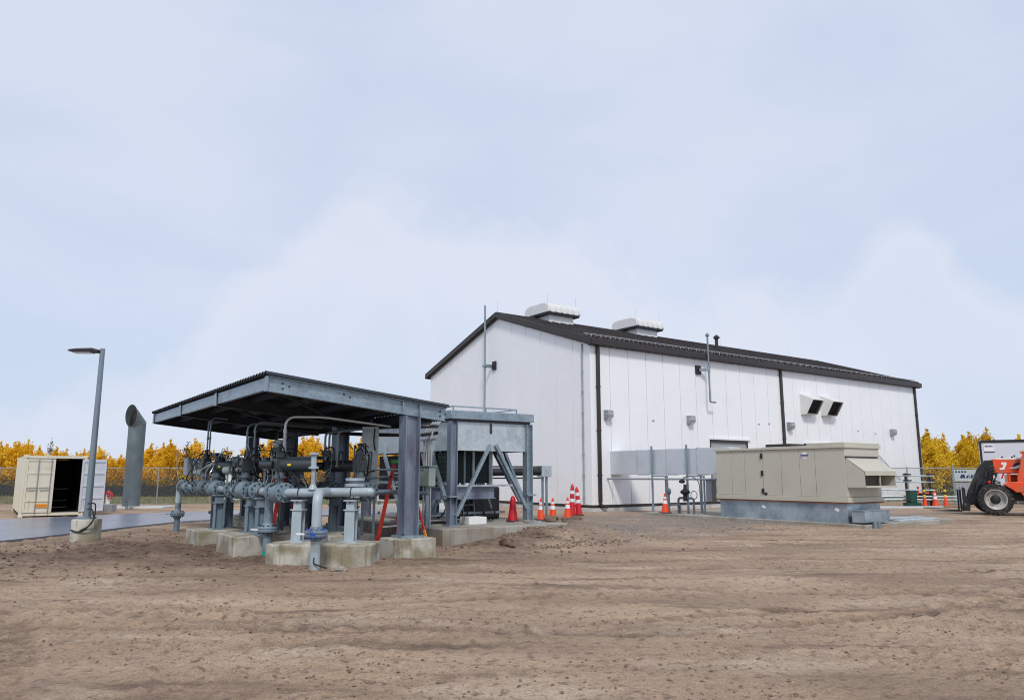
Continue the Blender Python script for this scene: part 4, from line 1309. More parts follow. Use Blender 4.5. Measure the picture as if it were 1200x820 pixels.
# instrument risers that climb to the canopy and turn along it
for u, v, z1, du in ((-17.35, -3.7, 3.2, 0.4), (-17.35, -3.95, 3.2, 0.4), (-17.3, -7.25, 2.85, 1.8), (-17.3, -7.85, 2.85, 1.8)):
    b = MB()
    b.tube(fillet([(u, v, 1.75), (u, v, z1), (u + du, v - 0.15, z1 - 0.05)], 0.18, 6), 0.022, 8)
    for z in (2.1, 2.6): b.cyl((u, v, z), (u, v, z + 0.06), 0.032, 8)
    b.build('conduit_riser', 'lamp', X1)
b = MB()
b.tube(fillet([(-17.3, -9.95, 1.95), (-17.3, -9.95, 2.84), (-16.6, -10.3, 2.84), (-15.2, -10.6, 2.68)], 0.22, 6), 0.028, 8)
for z in (2.1, 2.5): b.cyl((-17.3, -9.95, z), (-17.3, -9.95, z + 0.08), 0.04, 8)
b.build('conduit_riser', 'alu', X1)
b = MB()
b.box(-17.55, -17.15, 4.9 - 7.2, 5.3 - 7.2, 1.62, 2.12)
b.build('instrument_box', 'lightg', X1, bevel=0.02)
# transmitter heads
for u, v, z in ((-17.3, -9.6, 2.28), (-17.45, -6.3, 1.75), (-17.4, -3.2, 1.7)):
    b = MB()
    b.lathe([(0.03, -0.12), (0.09, -0.1), (0.10, 0), (0.09, 0.1), (0.03, 0.12)], (u, v, z), (0.5, -0.8, 0), 12)
    b.cyl((u, v, z - 0.35), (u, v, z - 0.08), 0.025, 8)
    b.build('transmitter', 'greent', X1)

# rear row
X2 = thing('meter_run', 'darker grey pipe row behind the front run, with black actuators on top', 'pipework', uv=(-15.9, -6, 0))
b = MB()
b.tube([(-15.9, -1.2, ZH), (-15.9, -11.1, ZH)], R0, 14)
b.tube([(-16.55, -2.2, ZH - 0.25), (-16.55, -9.0, ZH - 0.25)], 0.05, 10)
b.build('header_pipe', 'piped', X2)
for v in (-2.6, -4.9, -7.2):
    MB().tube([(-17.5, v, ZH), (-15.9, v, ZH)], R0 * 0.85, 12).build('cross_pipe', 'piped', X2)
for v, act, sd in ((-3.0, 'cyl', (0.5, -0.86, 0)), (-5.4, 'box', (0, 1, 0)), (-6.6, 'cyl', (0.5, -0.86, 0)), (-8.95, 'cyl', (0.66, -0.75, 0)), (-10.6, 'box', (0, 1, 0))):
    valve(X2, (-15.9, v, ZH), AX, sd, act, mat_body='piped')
for v in (-9.7, -11.1):
    f, bo = MB(), MB()
    flange(f, bo, (-15.9, v, ZH), (0, 1, 0))
    fo = f.build('flange', 'piped', X2)
    bo.build('bolts', 'bolt', fo, kind='stuff')
b = MB()
b.tube(fillet([(-15.9, -11.1, ZH), (-15.5, -11.15, ZH), (-14.6, -9.6, ZH - 0.05), (-13.4, -9.0, ZH - 0.1)], 0.2), 0.05, 10)
b.tube(fillet([(-15.9, -10.2, ZH + 0.22), (-15.2, -10.3, ZH + 0.3), (-14.0, -9.2, ZH + 0.3)], 0.2), 0.025, 8)
b.tube(fillet([(-15.7, -10.9, ZH + 0.45), (-15.0, -10.9, ZH + 0.45), (-13.6, -9.2, ZH + 0.45)], 0.2), 0.02, 8)
b.build('branch_pipe', 'piped', X2)
for v in (-8.5, -8.75, -9.25):
    b = MB().tube(fillet([(-15.85, v, 1.85), (-15.85, v, 2.62), (-15.3, v - 0.1, 2.68)], 0.12), 0.028, 8)
    b.build('conduit_riser', 'lamp', X2)
b = MB()
for k in range(9):
    r_ = random.Random(k)
    p0 = Vector((-15.9 + r_.uniform(-.2, .2), r_.uniform(-10.5, -3), 1.6 + r_.uniform(0, .5)))
    p3 = p0 + Vector((r_.uniform(-.3, .6), r_.uniform(-.7, .7), r_.uniform(-.3, .5)))
    b.tube(fillet([p0, p0 + Vector((0, 0, .35)), p3 + Vector((0, 0, .3)), p3], 0.2, 4), 0.016, 6)
b.build('cable_loops', 'black', X2)

# middle row, low, with its own valves and drops
X3 = thing('meter_run', 'low dark pipe row squeezed between the front and rear meter runs', 'pipework', uv=(-16.7, -6, 0))
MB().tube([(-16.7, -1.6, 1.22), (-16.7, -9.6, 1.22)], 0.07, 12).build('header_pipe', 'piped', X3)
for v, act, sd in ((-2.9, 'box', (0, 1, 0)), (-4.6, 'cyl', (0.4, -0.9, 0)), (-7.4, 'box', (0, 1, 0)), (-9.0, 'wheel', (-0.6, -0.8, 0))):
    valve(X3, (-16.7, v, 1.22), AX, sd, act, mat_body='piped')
for v in (-2.1, -3.7, -5.5, -6.5, -8.2, -9.5):
    b = MB()
    b.cyl((-16.7, v, -0.3), (-16.7, v, 1.16), 0.055 if v > -9 else 0.045, 10)
    b.lathe([(0.12, 0), (0.12, 0.08)], (-16.7, v, 0.52), n=14)
    b.build('drop_leg', 'piped', X3)
for v in (-2.5, -5.0, -7.9):
    b = MB()
    b.tube(fillet([(-16.95, v, 1.25), (-16.95, v, 1.62), (-16.95, v - 0.8, 1.62), (-16.95, v - 0.8, 1.25)], 0.12), 0.03, 8)
    b.build('bypass_pipe', 'pipe', X3)
# rack of dark tubing and cable that runs the length of the skid above the headers
TRK = thing('cable_tray', 'dark cable tray and tubing running the length of the pipework', 'cable tray', uv=(-16.3, -5.5, 0))
b = MB()
for du in (-0.11, 0.11): b.box(-16.3 + du - 0.008, -16.3 + du + 0.008, -9.3, -1.2, 1.98, 2.06)
b.build('side_rail', 'galvd', TRK)
b = MB()
for v in np.arange(-9.2, -1.2, 0.3): b.box(-16.40, -16.20, v - 0.015, v + 0.015, 1.985, 2.0)
b.build('rungs', 'galvd', TRK, kind='stuff')
b = MB()
for k in range(5):
    r_ = random.Random(40 + k)
    pts = [(-16.38 + 0.04 * k + r_.uniform(-.01, .01), v, 2.02 + r_.uniform(0, .035)) for v in np.arange(-9.2, -1.1, 0.9)]
    b.tube(pts, 0.013, 6)
b.build('cables', 'black', TRK, kind='stuff')
for v in (-1.6, -4.2, -6.8, -9.1):
    MB().box(-16.32, -16.28, v - 0.02, v + 0.02, -0.2, 1.98).build('post', 'galvd', TRK)
for k, (u, v, z, w, h_) in enumerate(((-16.55, -2.3, 1.72, 0.2, 0.3), (-16.5, -4.9, 1.70, 0.22, 0.34), (-16.55, -7.0, 1.74, 0.18, 0.28), (-16.5, -8.7, 1.7, 0.2, 0.3))):
    MB().box(u - 0.07, u + 0.07, v - w / 2, v + w / 2, z - h_ / 2, z + h_ / 2).build('terminal_box', 'lightg' if k % 2 else 'act', TRK, bevel=0.012)
b = MB()
for k in range(16):
    r_ = random.Random(70 + k)
    v = -1.6 - 0.5 * k
    p0 = Vector((-16.35, v, 2.0))
    p3 = Vector((-17.3 + r_.uniform(-.15, .15), v + r_.uniform(-.4, .4), 1.75 + r_.uniform(-.1, .35)))
    sag = Vector((0, r_.uniform(-.2, .2), r_.uniform(-0.35, 0.3)))
    b.tube(fillet([p0, p0 + Vector((-.3, 0, .12)) + sag * 0.5, p3 + Vector((.2, 0, .15)) + sag, p3], 0.2, 4), r_.choice((0.010, 0.013, 0.017)), 6)
b.build('drop_cables', 'black', TRK, kind='stuff')
for mm_, sd_ in (('tube', 500), ('greent', 520), ('tube', 540), ('black', 560)):
    b = MB()
    for k in range(9):
        r_ = random.Random(sd_ + k)
        v = -1.6 - 0.95 * k + r_.uniform(-.35, .35)
        u = -17.45 + r_.uniform(-.1, .5)
        p0 = Vector((u, v, 1.95 + r_.uniform(-.15, .3)))
        p3 = Vector((u + r_.uniform(-.12, .12), v + r_.uniform(-.35, .35), 1.40))
        b.tube(fillet([p0, p0 + Vector((r_.uniform(-.2, .05), r_.uniform(-.3, .3), r_.uniform(-.05, .2))), p3 + Vector((r_.uniform(-.15, .1), 0, .25)), p3], 0.16, 4), r_.choice((0.009, 0.012)), 6)
    b.build('impulse_lines', mm_, TRK, kind='stuff')
for k, (v, z, mm_) in enumerate(((-2.0, 1.78, 'act'), (-3.4, 1.95, 'piped'), (-4.9, 2.02, 'act'), (-6.6, 1.98, 'piped'), (-7.7, 2.08, 'act'), (-8.7, 1.9, 'piped'), (-9.7, 2.2, 'piped'))):
    b = MB()
    b.lathe([(0.04, -0.10), (0.075, -0.09), (0.08, 0.0), (0.075, 0.09), (0.04, 0.10)], (-17.3, v, z), (0.3, -0.95, 0), 12)
    b.cyl((-17.3, v, z - 0.4), (-17.3, v, z - 0.06), 0.02, 6)
    b.cyl((-17.3, v, z + 0.06), (-17.3, v, z + 0.14), 0.03, 8)
    b.build('transmitter', mm_, X1)
# pressure gauges on thin stems along the front run
for v, z in ((-3.2, 1.66), (-7.4, 1.70), (-9.4, 1.74)):
    g_ = MB()
    g_.cyl((-17.5, v, ZH + 0.06), (-17.5, v, z), 0.014, 6)
    g_.lathe([(0.03, -0.03), (0.065, -0.03), (0.07, 0.0), (0.065, 0.03), (0.05, 0.031)], (-17.5, v, z + 0.06), (-0.58, -0.81, 0), 14)
    go_ = g_.build('pressure_gauge', 'piped', X1)
    MB().lathe([(0.054, 0), (0.054, 0.004)], Vector((-17.5, v, z + 0.06)) + Vector((-0.58, -0.81, 0)) * 0.031, (-0.58, -0.81, 0), 14).build('dial', 'lightg', go_)

# pipe supports: H column, base plate, saddle and strap
def support(label, x=None, uv=None, h=1.21, z0=0.4, rot=A, m='pipe', wid=0.2):
    o = thing('pipe_support', label, 'pipe support', xyz=(WP(uv[0], uv[1], z0) if uv else Vector((x[0], x[1], z0))), rot=rot, group='pipe support posts')
    H = h - z0
    MB().box(-0.17, 0.17, -0.17, 0.17, 0, 0.025).build('base_plate', m, o)
    c = MB()
    c.hbeam((0, 0, 0.025), (0, 0, H - 0.24), (1, 0, 0), wid, wid, 0.012, 0.016)
    c.build('column', m, o)
    c = MB()
    c.box(-wid * 0.62, wid * 0.62, -wid * 0.62, wid * 0.62, H - 0.24, H - 0.215)
    c.box(-wid * 0.42, wid * 0.42, -wid * 0.42, wid * 0.42, H - 0.214, H - 0.065)
    c.box(-wid * 0.7, wid * 0.7, -wid * 0.62, wid * 0.62, H - 0.064, H - 0.04)
    c.build('jack_plate', m, o)
    c = MB()
    pts = [(0.105 * math.cos(t), 0, H + 0.09 + 0.105 * math.sin(t)) for t in np.linspace(-0.2, PI + 0.2, 13)]
    c.tube([(0.105, 0, H - 0.10)] + pts + [(-0.105, 0, H - 0.10)], 0.011, 6)
    c.build('u_bolt', 'bolt', o)
    return o
support('twin column pipe support on the farthest left concrete block, outer post', uv=(-17.62, -6.35), z0=0.36, rot=A)
support('inner post of the far left pipe support, on the same block', uv=(-17.30, -6.0), z0=0.36, rot=A)
support('pipe support on the middle block, left of the drop pipe', uv=(-17.5, -8.55), z0=0.41)
support('pipe support on the middle block touching the drop pipe', uv=(-17.5, -9.3), z0=0.41)
support('pale pipe support on the largest block left of the bent pipe', x=(-4.12, 14.66), z0=0.385, rot=PI / 2 - 0.13, m='pipel', wid=0.19)
support('pale pipe support on the largest block right of the bent pipe', x=(-3.08, 14.55), z0=0.385, rot=PI / 2 - 0.13, m='pipel', wid=0.19)
for v, lb_ in ((-2.4, 'dark post of the rear pipe row, farthest from the ladder'), (-4.4, 'dark post of the rear pipe row, second from the far end'), (-6.1, 'dark post of the rear pipe row behind the middle block'), (-7.7, 'dark post of the rear pipe row behind the bent pipe'), (-9.3, 'dark post of the rear pipe row behind the right pale support'), (-10.35, 'dark post of the rear pipe row nearest the red stepladder')):
    support(lb_, uv=(-15.9, v), z0=0.36 if v > -8 else 0.40, m='piped', wid=0.17)

# riser panel and overhead conduits between canopy and cooler
E1 = thing('equipment_panel', 'pale galvanised cable riser panel with cable loops behind canopy column', 'panel', xyz=(-3.30, 17.4, 0.0), rot=0.15)
b = MB().box(-0.19, 0.19, -0.03, 0.03, 1.05, 2.75).build('panel', 'galvl', E1, bevel=0.008)
b = MB()
b.box(-0.16, -0.10, -0.03, 0.03, 0.0, 1.049)
b.box(0.10, 0.16, -0.03, 0.03, 0.0, 1.049)
b.build('leg', 'galv', E1)
b = MB()
b.tube(fillet([(-0.16, -0.05, 2.3), (0.0, -0.1, 2.1), (-0.05, -0.06, 1.6)], 0.15), 0.018, 6)
b.tube(fillet([(0.15, -0.06, 1.75), (-0.05, -0.12, 1.7), (-0.1, -0.1, 1.45), (0.12, -0.06, 1.4)], 0.1), 0.018, 6)
b.tube(fillet([(0.1, -0.06, 2.7), (0.08, -0.1, 2.4), (0.12, -0.06, 2.2)], 0.1), 0.018, 6)
b.build('cable', 'black', E1)
CT = thing('cable_conduits', 'two long dark horizontal conduits hung under the canopy edge to the cooler', 'conduit', uv=(-14.6, -7, 2.6))
for k, z in ((0, 2.78), (1, 2.60)):
    MB().tube(fillet([(-16.8, -8.2, z + 0.08), (-14.9, -8.6, z), (-13.7, -9.9 + 0.8 * k, z), (-12.9, -8.6, z + 0.1)], 0.3), 0.045, 8).build('conduit', 'black', CT)
JB = thing('junction_box', 'pale grey electrical box fed by four bent conduits beside the thick column', 'junction box', uv=(-13.2, -8.8, 0.37))
jb = MB().box(-13.30, -13.10, -8.92, -8.42, 1.36, 1.84).build('box', 'greent', JB, bevel=0.012)
MB().box(-13.32, -13.08, -8.95, -8.39, 1.84, 1.87).build('lid', 'galv', JB)
MB().box(-13.24, -13.16, -8.70, -8.62, 0.37, 1.36).build('post', 'galv', JB)
for k in range(4):
    v = -8.48 - k * 0.125
    MB().tube(fillet([(-13.2, v, 1.87), (-13.2, v, 2.72), (-13.0, v - 0.12, 2.98)], 0.2), 0.026, 8).build('conduit', 'alu', JB)
MB().box(-13.27, -13.13, -9.15, -8.3, 2.50, 2.54).build('strut', 'galv', JB)
for k in range(3):
    MB().cyl((-13.2, -8.48 - k * 0.18, 0.3), (-13.2, -8.48 - k * 0.18, 1.36), 0.022, 8).build('conduit', 'alu', JB)

# ------------------------------------------------------------------ gas cooler
sl = MB().box(-13.35, -9.35, -9.75, -2.6, -0.4, 0.37).build('concrete_slab', 'slab', bevel=0.02)
sl.rotation_euler = (0, 0, A); sl.location = WP(0, 0, 0)
sl['label'] = 'raised concrete slab under the galvanised cooler, half buried by earth'
sl['category'] = 'concrete slab'
Q = thing('gas_cooler', 'tall galvanised cooler box on braced legs beside the canopy', 'gas cooler', uv=(-11.4, -6.4, 0.37))
qu0, qu1, qv0, qv1 = -12.62, -10.18, -8.90, -3.80
MB().box(qu0 - 0.11, qu1 + 0.11, qv0 - 0.11, qv1 + 0.11, 3.06, 3.28).build('top_ring', 'galv', Q, bevel=0.012)
MB().box(qu0 - 0.03, qu1 + 0.03, qv0 - 0.03, qv1 + 0.03, 3.0, 3.058).build('ring_ledge', 'bolt', Q)
b = MB()
for a_, c_ in (((qu0 + .2, qv0 + .3), (qu1 - .2, qv0 + .3)), ((qu0 + .2, qv0 + .3), (qu0 + .2, qv1 - .3)), ((qu1 - .2, qv0 + .3), (qu1 - .2, qv1 - .3))):
    b.bar((a_[0], a_[1], 3.42), (c_[0], c_[1], 3.42), 0.03, 0.03)
for a_ in ((qu0 + .2, qv0 + .3), (qu1 - .2, qv0 + .3), (qu0 + .2, qv1 - .3), (-11.4, qv0 + .3)):
    b.bar((a_[0], a_[1], 3.28), (a_[0], a_[1], 3.43), 0.03, 0.03)
b.build('top_rail', 'galv', Q)
def legspan(n0, n1, k): return [n0 + (n1 - n0) * i / k for i in range(k + 1)]
for i in range(2):
    a_, c_ = legspan(-8.85, qv1, 3)[i], legspan(-8.85, qv1, 3)[i + 1]
pv = legspan(qv0 + 0.1, qv1 - 0.1, 3)
for i in range(3):
    MB().box(qu0, qu0 + 0.03, pv[i] + 0.01, pv[i + 1] - 0.01, 2.26, 3.0).build('side_panel', 'galvl', Q)
    MB().box(qu1 - 0.03, qu1, pv[i] + 0.01, pv[i + 1] - 0.01, 2.26, 3.0).build('side_panel', 'galvl', Q)
MB().box(qu0 + 0.10, qu1 - 0.10, qv0 + 0.01, qv0 + 0.04, 2.26, 3.0).build('end_panel', 'galvl', Q)
MB().box(qu0 + 0.10, qu1 - 0.10, qv1 - 0.04, qv1 - 0.01, 2.26, 3.0).build('end_panel', 'galvl', Q)
b = MB()
b.box(-11.46, -11.40, qv0 - 0.012, qv0 + 0.008, 2.72, 2.98)
b.build('label_plate', 'bolt', Q)
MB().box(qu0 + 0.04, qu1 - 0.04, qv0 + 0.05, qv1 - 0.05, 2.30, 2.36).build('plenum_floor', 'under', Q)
for vv in (qv0, (qv0 + qv1) / 2, qv1):
    for uu in (qu0, qu1):
        c = MB()
        s_ = 0.11
        gx, gy = (1 if uu == qu0 else -1), (1 if vv <= (qv0 + qv1) / 2 else -1)
        c.box(uu - 0.012 * gx - (0.09 if gx > 0 else -0.0) + (0.09 if gx > 0 else 0), uu + 0, vv, vv, 0, 0) if False else None
        c.hbeam((uu + 0.02 * gx, vv + 0.02 * gy, 0.40), (uu + 0.02 * gx, vv + 0.02 * gy, 3.0), (1, 0, 0), 0.20, 0.20, 0.012, 0.016)
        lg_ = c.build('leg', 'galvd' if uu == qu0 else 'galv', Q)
        MB().box(uu - 0.16, uu + 0.20, vv - 0.16, vv + 0.20, 0.37, 0.40).build('base_plate', 'galv', lg_)
        MB().box(uu - 0.13, uu + 0.16, vv - 0.13, vv + 0.16, 1.08, 1.12).build('splice_plate', 'galv', lg_)
for p, q in (((-11.48, qv0 - 0.03, 2.42), (-12.50, qv0 - 0.03, 0.62)), ((-11.30, qv0 - 0.03, 2.42), (-10.28, qv0 - 0.03, 0.75)),
             ((qu0 - 0.03, -7.75, 2.45), (qu0 - 0.03, -8.80, 0.75)), ((qu0 - 0.03, -5.0, 2.3), (qu0 - 0.03, -6.1, 0.7)), ((qu1 + 0.03, -7.6, 2.42), (qu1 + 0.03, -8.75, 0.75)), ((qu1 - 0.06, -7.2, 2.4), (qu1 - 0.06, -8.6, 0.9))):
    MB().bar(p, q, 0.085, 0.085).build('brace', 'galv', Q)
MB().hbeam((-13.0, -8.35, 1.17), (-10.95, -8.35, 1.17), (0, 0, 1), 0.32, 0.16).build('skid_beam', 'galvd', Q)
MB().bar((-12.5, -8.45, 1.36), (-10.4, -8.45, 1.36), 0.06, 0.05).build('rail', 'galvl', Q)
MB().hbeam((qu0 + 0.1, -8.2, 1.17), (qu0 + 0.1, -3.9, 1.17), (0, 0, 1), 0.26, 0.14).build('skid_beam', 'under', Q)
# coil panels with wire guards hung under the box
for a_, c_ in ((-11.95, -11.3), (-11.22, -10.75)):
    MB().box(a_, c_, -7.72, -7.60, 1.42, 2.25).build('coil', 'coil', Q)
    g = MB()
    for uu in np.arange(a_, c_ + 0.001, 0.065): g.box(uu - 0.006, uu + 0.006, -7.76, -7.748, 1.42, 2.25)
    for z in np.arange(1.42, 2.26, 0.065): g.box(a_, c_, -7.747, -7.735, z - 0.006, z + 0.006)
    g.build('wire_guard', 'mesh', Q, kind='stuff')
for a_ in (-11.26, -10.70, -12.02):
    MB().box(a_ - 0.04, a_ + 0.03, -7.80, -7.66, 1.36, 2.28).build('guard_post', 'galvl', Q)
MB().box(qu0 + 0.08, qu0 + 0.12, -8.6, -8.05, 1.45, 2.2).build('coil', 'coil', Q)
g = MB()
for vv in np.arange(-8.6, -8.04, 0.065): g.box(qu0 + 0.06, qu0 + 0.072, vv - 0.006, vv + 0.006, 1.45, 2.2)
for z in np.arange(1.45, 2.21, 0.065): g.box(qu0 + 0.045, qu0 + 0.058, -8.6, -8.05, z - 0.006, z + 0.006)
g.build('wire_guard', 'mesh', Q, kind='stuff')
for k in range(5):
    MB().cyl((-12.3 + 0.16 * k, -7.4 - 0.05 * (k % 2), 0.9 if k % 2 else 1.3), (-12.3 + 0.16 * k, -7.4 - 0.05 * (k % 2), 2.3), 0.045 if k != 2 else 0.10, 10).build('coil_pipe', ('whitep', 'galvl', 'galv', 'black', 'whitep')[k], Q)
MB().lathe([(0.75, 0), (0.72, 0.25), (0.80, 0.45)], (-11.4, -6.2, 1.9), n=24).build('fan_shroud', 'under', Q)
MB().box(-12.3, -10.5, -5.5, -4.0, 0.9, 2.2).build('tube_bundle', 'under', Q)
for k, (u, v, z0_, z1_, r_) in enumerate(((-11.75, -8.1, 1.33, 2.3, 0.03), (-10.9, -8.15, 1.33, 2.3, 0.03), (-12.1, -6.9, 0.4, 2.3, 0.05), (-11.0, -6.8, 0.4, 2.3, 0.05), (-11.5, -7.3, 1.0, 2.3, 0.07), (-10.6, -7.0, 1.2, 2.3, 0.04), (-12.35, -8.3, 0.5, 2.28, 0.025), (-12.25, -8.3, 0.5, 2.28, 0.025))):
    MB().cyl((u, v, z0_), (u, v, z1_), r_, 10).build('riser_pipe', ('galv', 'galvl', 'under', 'galv', 'under', 'galv', 'alu', 'alu')[k], Q)
MB().bar((-12.5, -7.9, 0.62), (-10.3, -7.9, 0.62), 0.06, 0.06).build('tie_bar', 'galv', Q)
MB().bar((-12.55, -8.7, 1.42), (-12.55, -4.0, 1.42), 0.06, 0.08).build('tie_bar', 'galv', Q)
MB().box(-12.35, -10.4, -7.4, -7.3, 1.42, 2.28).build('coil', 'coil', Q)
for p, q in (((-12.4, -7.6, 0.7), (-11.6, -7.6, 2.2)), ((-10.5, -7.55, 0.7), (-11.1, -7.55, 2.2)), ((qu0 + 0.05, -7.9, 0.6), (qu0 + 0.05, -7.2, 2.3))):
    MB().bar(p, q, 0.06, 0.06).build('brace', 'galv', Q)
b = MB()
for k in range(6):
    r_ = random.Random(300 + k)
    p0 = Vector((-12.2 + 0.3 * k, -7.8, 1.3))
    b.tube(fillet([p0, p0 + Vector((r_.uniform(-.1, .1), -0.15, -0.35)), p0 + Vector((r_.uniform(-.4, .4), -0.2, -0.75)), p0 + Vector((r_.uniform(-.5, .5), 0.1, -0.9))], 0.2), 0.018, 6)
b.build('hoses', 'black', Q)
# things stored on the slab
def uvobj(mb, name, m, label, cat, group=None, bevel=0.01):
    o = mb.build(name, m, bevel=bevel)
    me = o.data
    vs = np.array([v.co for v in me.vertices])
    c = (vs.min(0) + vs.max(0)) / 2
    c[2] = vs[:, 2].min()
    me.transform(Matrix.Translation(-Vector(c)))
    o.location = WP(c[0], c[1], c[2])
    o.rotation_euler = (0, 0, A)
    o['label'] = label; o['category'] = cat
    if group: o['group'] = group
    return o
bx = thing('plastic_tank', 'black plastic tank standing on the slab under the cooler', 'tank', uv=(-9.9, -6.2, 0.37))
MB().box(-10.75, -9.75, -6.9, -5.7, 0.371, 1.30).build('body', 'black', bx, bevel=0.06)
MB().lathe([(0.14, 0), (0.14, 0.05), (0.05, 0.07)], (-10.1, -6.3, 1.30), n=14).build('cap', 'black', bx)
ht = thing('hand_truck', 'dark hand truck with two wheels parked on the slab under the cooler', 'hand truck', uv=(-10.9, -7.0, 0.37))
b = MB()
for du in (0, 0.38):
    b.tube(fillet([(-11.15 + du, -7.1, 0.42), (-11.15 + du, -7.0, 1.15), (-10.96, -6.9, 1.3)], 0.1), 0.022, 6)
for z in (0.6, 0.8, 1.0): b.bar((-11.15, -7.06, z), (-10.77, -7.06, z), 0.03, 0.03)
b.build('frame', 'galvd', ht)
MB().box(-11.2, -10.72, -7.4, -7.1, 0.372, 0.40).build('toe_plate', 'alu', ht)
for du in (-0.13, 0.43):
    MB().lathe([(0.05, -0.03), (0.12, -0.03), (0.13, 0), (0.12, 0.03), (0.05, 0.03)], (-11.12 + du, -6.92, 0.50), (1, 0, 0), 16).build('wheel', 'rubber', ht)
stx = thing('sheet_stack', 'untidy stack of pale metal sheets on the slab behind the cooler leg', 'sheet stack', uv=(-12.4, -7.5, 0.37))
r_ = random.Random(5)
zc = 0.371
for k in range(7):
    w = r_.uniform(0.8, 1.3)
    a_ = r_.uniform(-0.12, 0.12)
    c_ = Vector((-12.55 + r_.uniform(-.15, .15), -7.3 + r_.uniform(-.2, .2), zc + 0.02))
    MB().obox(c_, (math.cos(a_) * w / 2, math.sin(a_) * w / 2, 0), (-math.sin(a_) * 0.5, math.cos(a_) * 0.5, 0), (0, 0, 0.018)).build('sheet', ('board', 'galvl', 'board', 'whitep')[k % 4], stx)
    zc += 0.0385
bxw = uvobj(MB().box(-12.0, -11.45, -8.75, -8.3, 0.371, 0.56), 'cardboard_carton', 'whitep', 'small white carton on the slab beside the near cooler leg', 'carton')
cy_ = thing('crimson_cones', 'pair of narrow crimson cones stacked on the slab by the right cooler leg', 'stacked cones', uv=(-10.2, -8.5, 0.37)) if False else None
bar_ = thing('barrier_board', 'white barrier boards with a yellow sign standing behind the cooler', 'barrier', uv=(-9.0, -1.4, 0))
MB().box(-11.2, -6.6, -1.42, -1.36, 0.75, 1.0).build('board', 'whitep', bar_)
MB().box(-11.2, -6.6, -1.42, -1.36, 0.40, 0.62).build('board', 'whitep', bar_)
for uu in (-11.0, -9.0, -6.9):
    MB().box(uu - 0.04, uu + 0.04, -1.355, -1.28, 0.0, 1.05).build('post', 'galv', bar_)
MB().box(-9.9, -9.65, -1.45, -1.422, 0.55, 1.08).build('sign', 'yellow', bar_)

# black pipe run on a post between cooler and gable
PR = thing('pipe_stand', 'galvanised twin post stand holding a black insulated pipe before the gable', 'pipe stand', xyz=(1.20, 28.0, 0), rot=A)
MB().box(-0.22, 0.22, -0.16, 0.16, 1.56, 1.97).build('end_box', 'galvl', PR, bevel=0.01)
for k in (-0.11, 0.07): MB().box(k, k + 0.06, -0.04, 0.04, -0.2, 1.56).build('post', 'galv', PR)
MB().tube([(-0.2, 0.0, 1.76), (-3.6, 0.9, 1.72)], 0.14, 12).build('insulated_pipe', 'black', PR)
MB().bar((-0.22, -0.1, 1.93), (-3.4, 0.75, 1.93), 0.05, 0.05).build('rail', 'black', PR)
MB().bar((-0.22, -0.1, 1.52), (-3.4, 0.75, 1.52), 0.05, 0.05).build('rail', 'black', PR)

# ------------------------------------------------------------------ stepladders
def ladder(label, x, y_, z, rot, h=1.95):
    o = thing('stepladder', label, 'stepladder', xyz=(x, y_, z), rot=rot, group='red fibreglass stepladders')
    for s in (-1, 1):
        p0, p1 = Vector((-0.42, s * 0.30, 0.04)), Vector((-0.05, s * 0.17, h - 0.05))
        MB().bar(p0, p1, 0.035, 0.085, up=(1, 0, 0)).build('front_rail', 'red', o)
        MB().bar(p0 + Vector((-0.01, 0, -0.04)), p0 + (p1 - p0) * 0.05, 0.05, 0.10, up=(1, 0, 0)).build('foot', 'lime', o)
        q0, q1 = Vector((0.62, s * 0.28, 0.04)), Vector((0.06, s * 0.15, h - 0.08))
        mid = q0 + (q1 - q0) * 0.22
        MB().bar(mid, q1, 0.03, 0.05, up=(1, 0, 0)).build('rear_rail', 'red', o)
        MB().bar(q0, mid, 0.032, 0.055, up=(1, 0, 0)).build('rear_rail', mat('amber_fibreglass', (0.75, 0.28, 0.03), 0.5, var=0.15), o)
    for k in range(6):
        t = (k + 0.7) / 6.6
        c = Vector((-0.42 + 0.37 * t, 0, h * t))
        w = 0.30 - 0.13 * t
        MB().box(c.x - 0.05, c.x + 0.05, -w + 0.02, w - 0.02, c.z - 0.015, c.z + 0.015).build('step', 'alu', o)
    for k in (0.3, 0.6):
        MB().bar((0.62 - 0.56 * k, -0.24 + 0.1 * k, h * k), (0.62 - 0.56 * k, 0.24 - 0.1 * k, h * k), 0.02, 0.03).build('spreader', 'alu', o)
    MB().box(-0.13, 0.14, -0.21, 0.21, h - 0.06, h + 0.03).build('top_cap', 'green', o, bevel=0.015)
    return o
ladder('red stepladder with green cap standing beside the thick canopy column', -2.5, 16.95, 0.0, -0.6)
ladder('red stepladder with green cap half hidden behind the drop pipes', -5.15, 17.0, 0.0, 0.7, 1.85)

# ------------------------------------------------------------------ cones and delineators
def cone(label, x, y_, s=1.0, z=None):
    z = gz(x, y_) if z is None else z
    o = thing('traffic_cone', label, 'traffic cone', xyz=(x, y_, z), rot=0.3, group='orange traffic cones')
    MB().box(-0.20 * s, 0.20 * s, -0.20 * s, 0.20 * s, 0, 0.035 * s).build('base', 'rubber', o, bevel=0.012)
    H = 0.74 * s
    def rad(t): return (0.155 - 0.122 * t) * s
    for a_, b_, nm, mm in ((0, 0.46, 'body', 'cone'), (0.46, 0.64, 'reflective_collar', 'reflect'), (0.64, 0.72, 'body', 'cone'), (0.72, 0.83, 'reflective_collar', 'reflect'), (0.83, 1.0, 'body', 'cone')):
        MB().lathe([(rad(a_), a_ * H), (rad(b_), b_ * H)] + ([(rad(b_) * 0.5, b_ * H + 0.01)] if b_ == 1.0 else []), (0, 0, 0.035 * s), n=16).build(nm, mm, o)
    return o
cone('leftmost orange cone with white bands in the row before the white gable', 1.07, 28.0)
cone('middle orange cone with white bands in the row before the white gable', 1.52, 28.3)
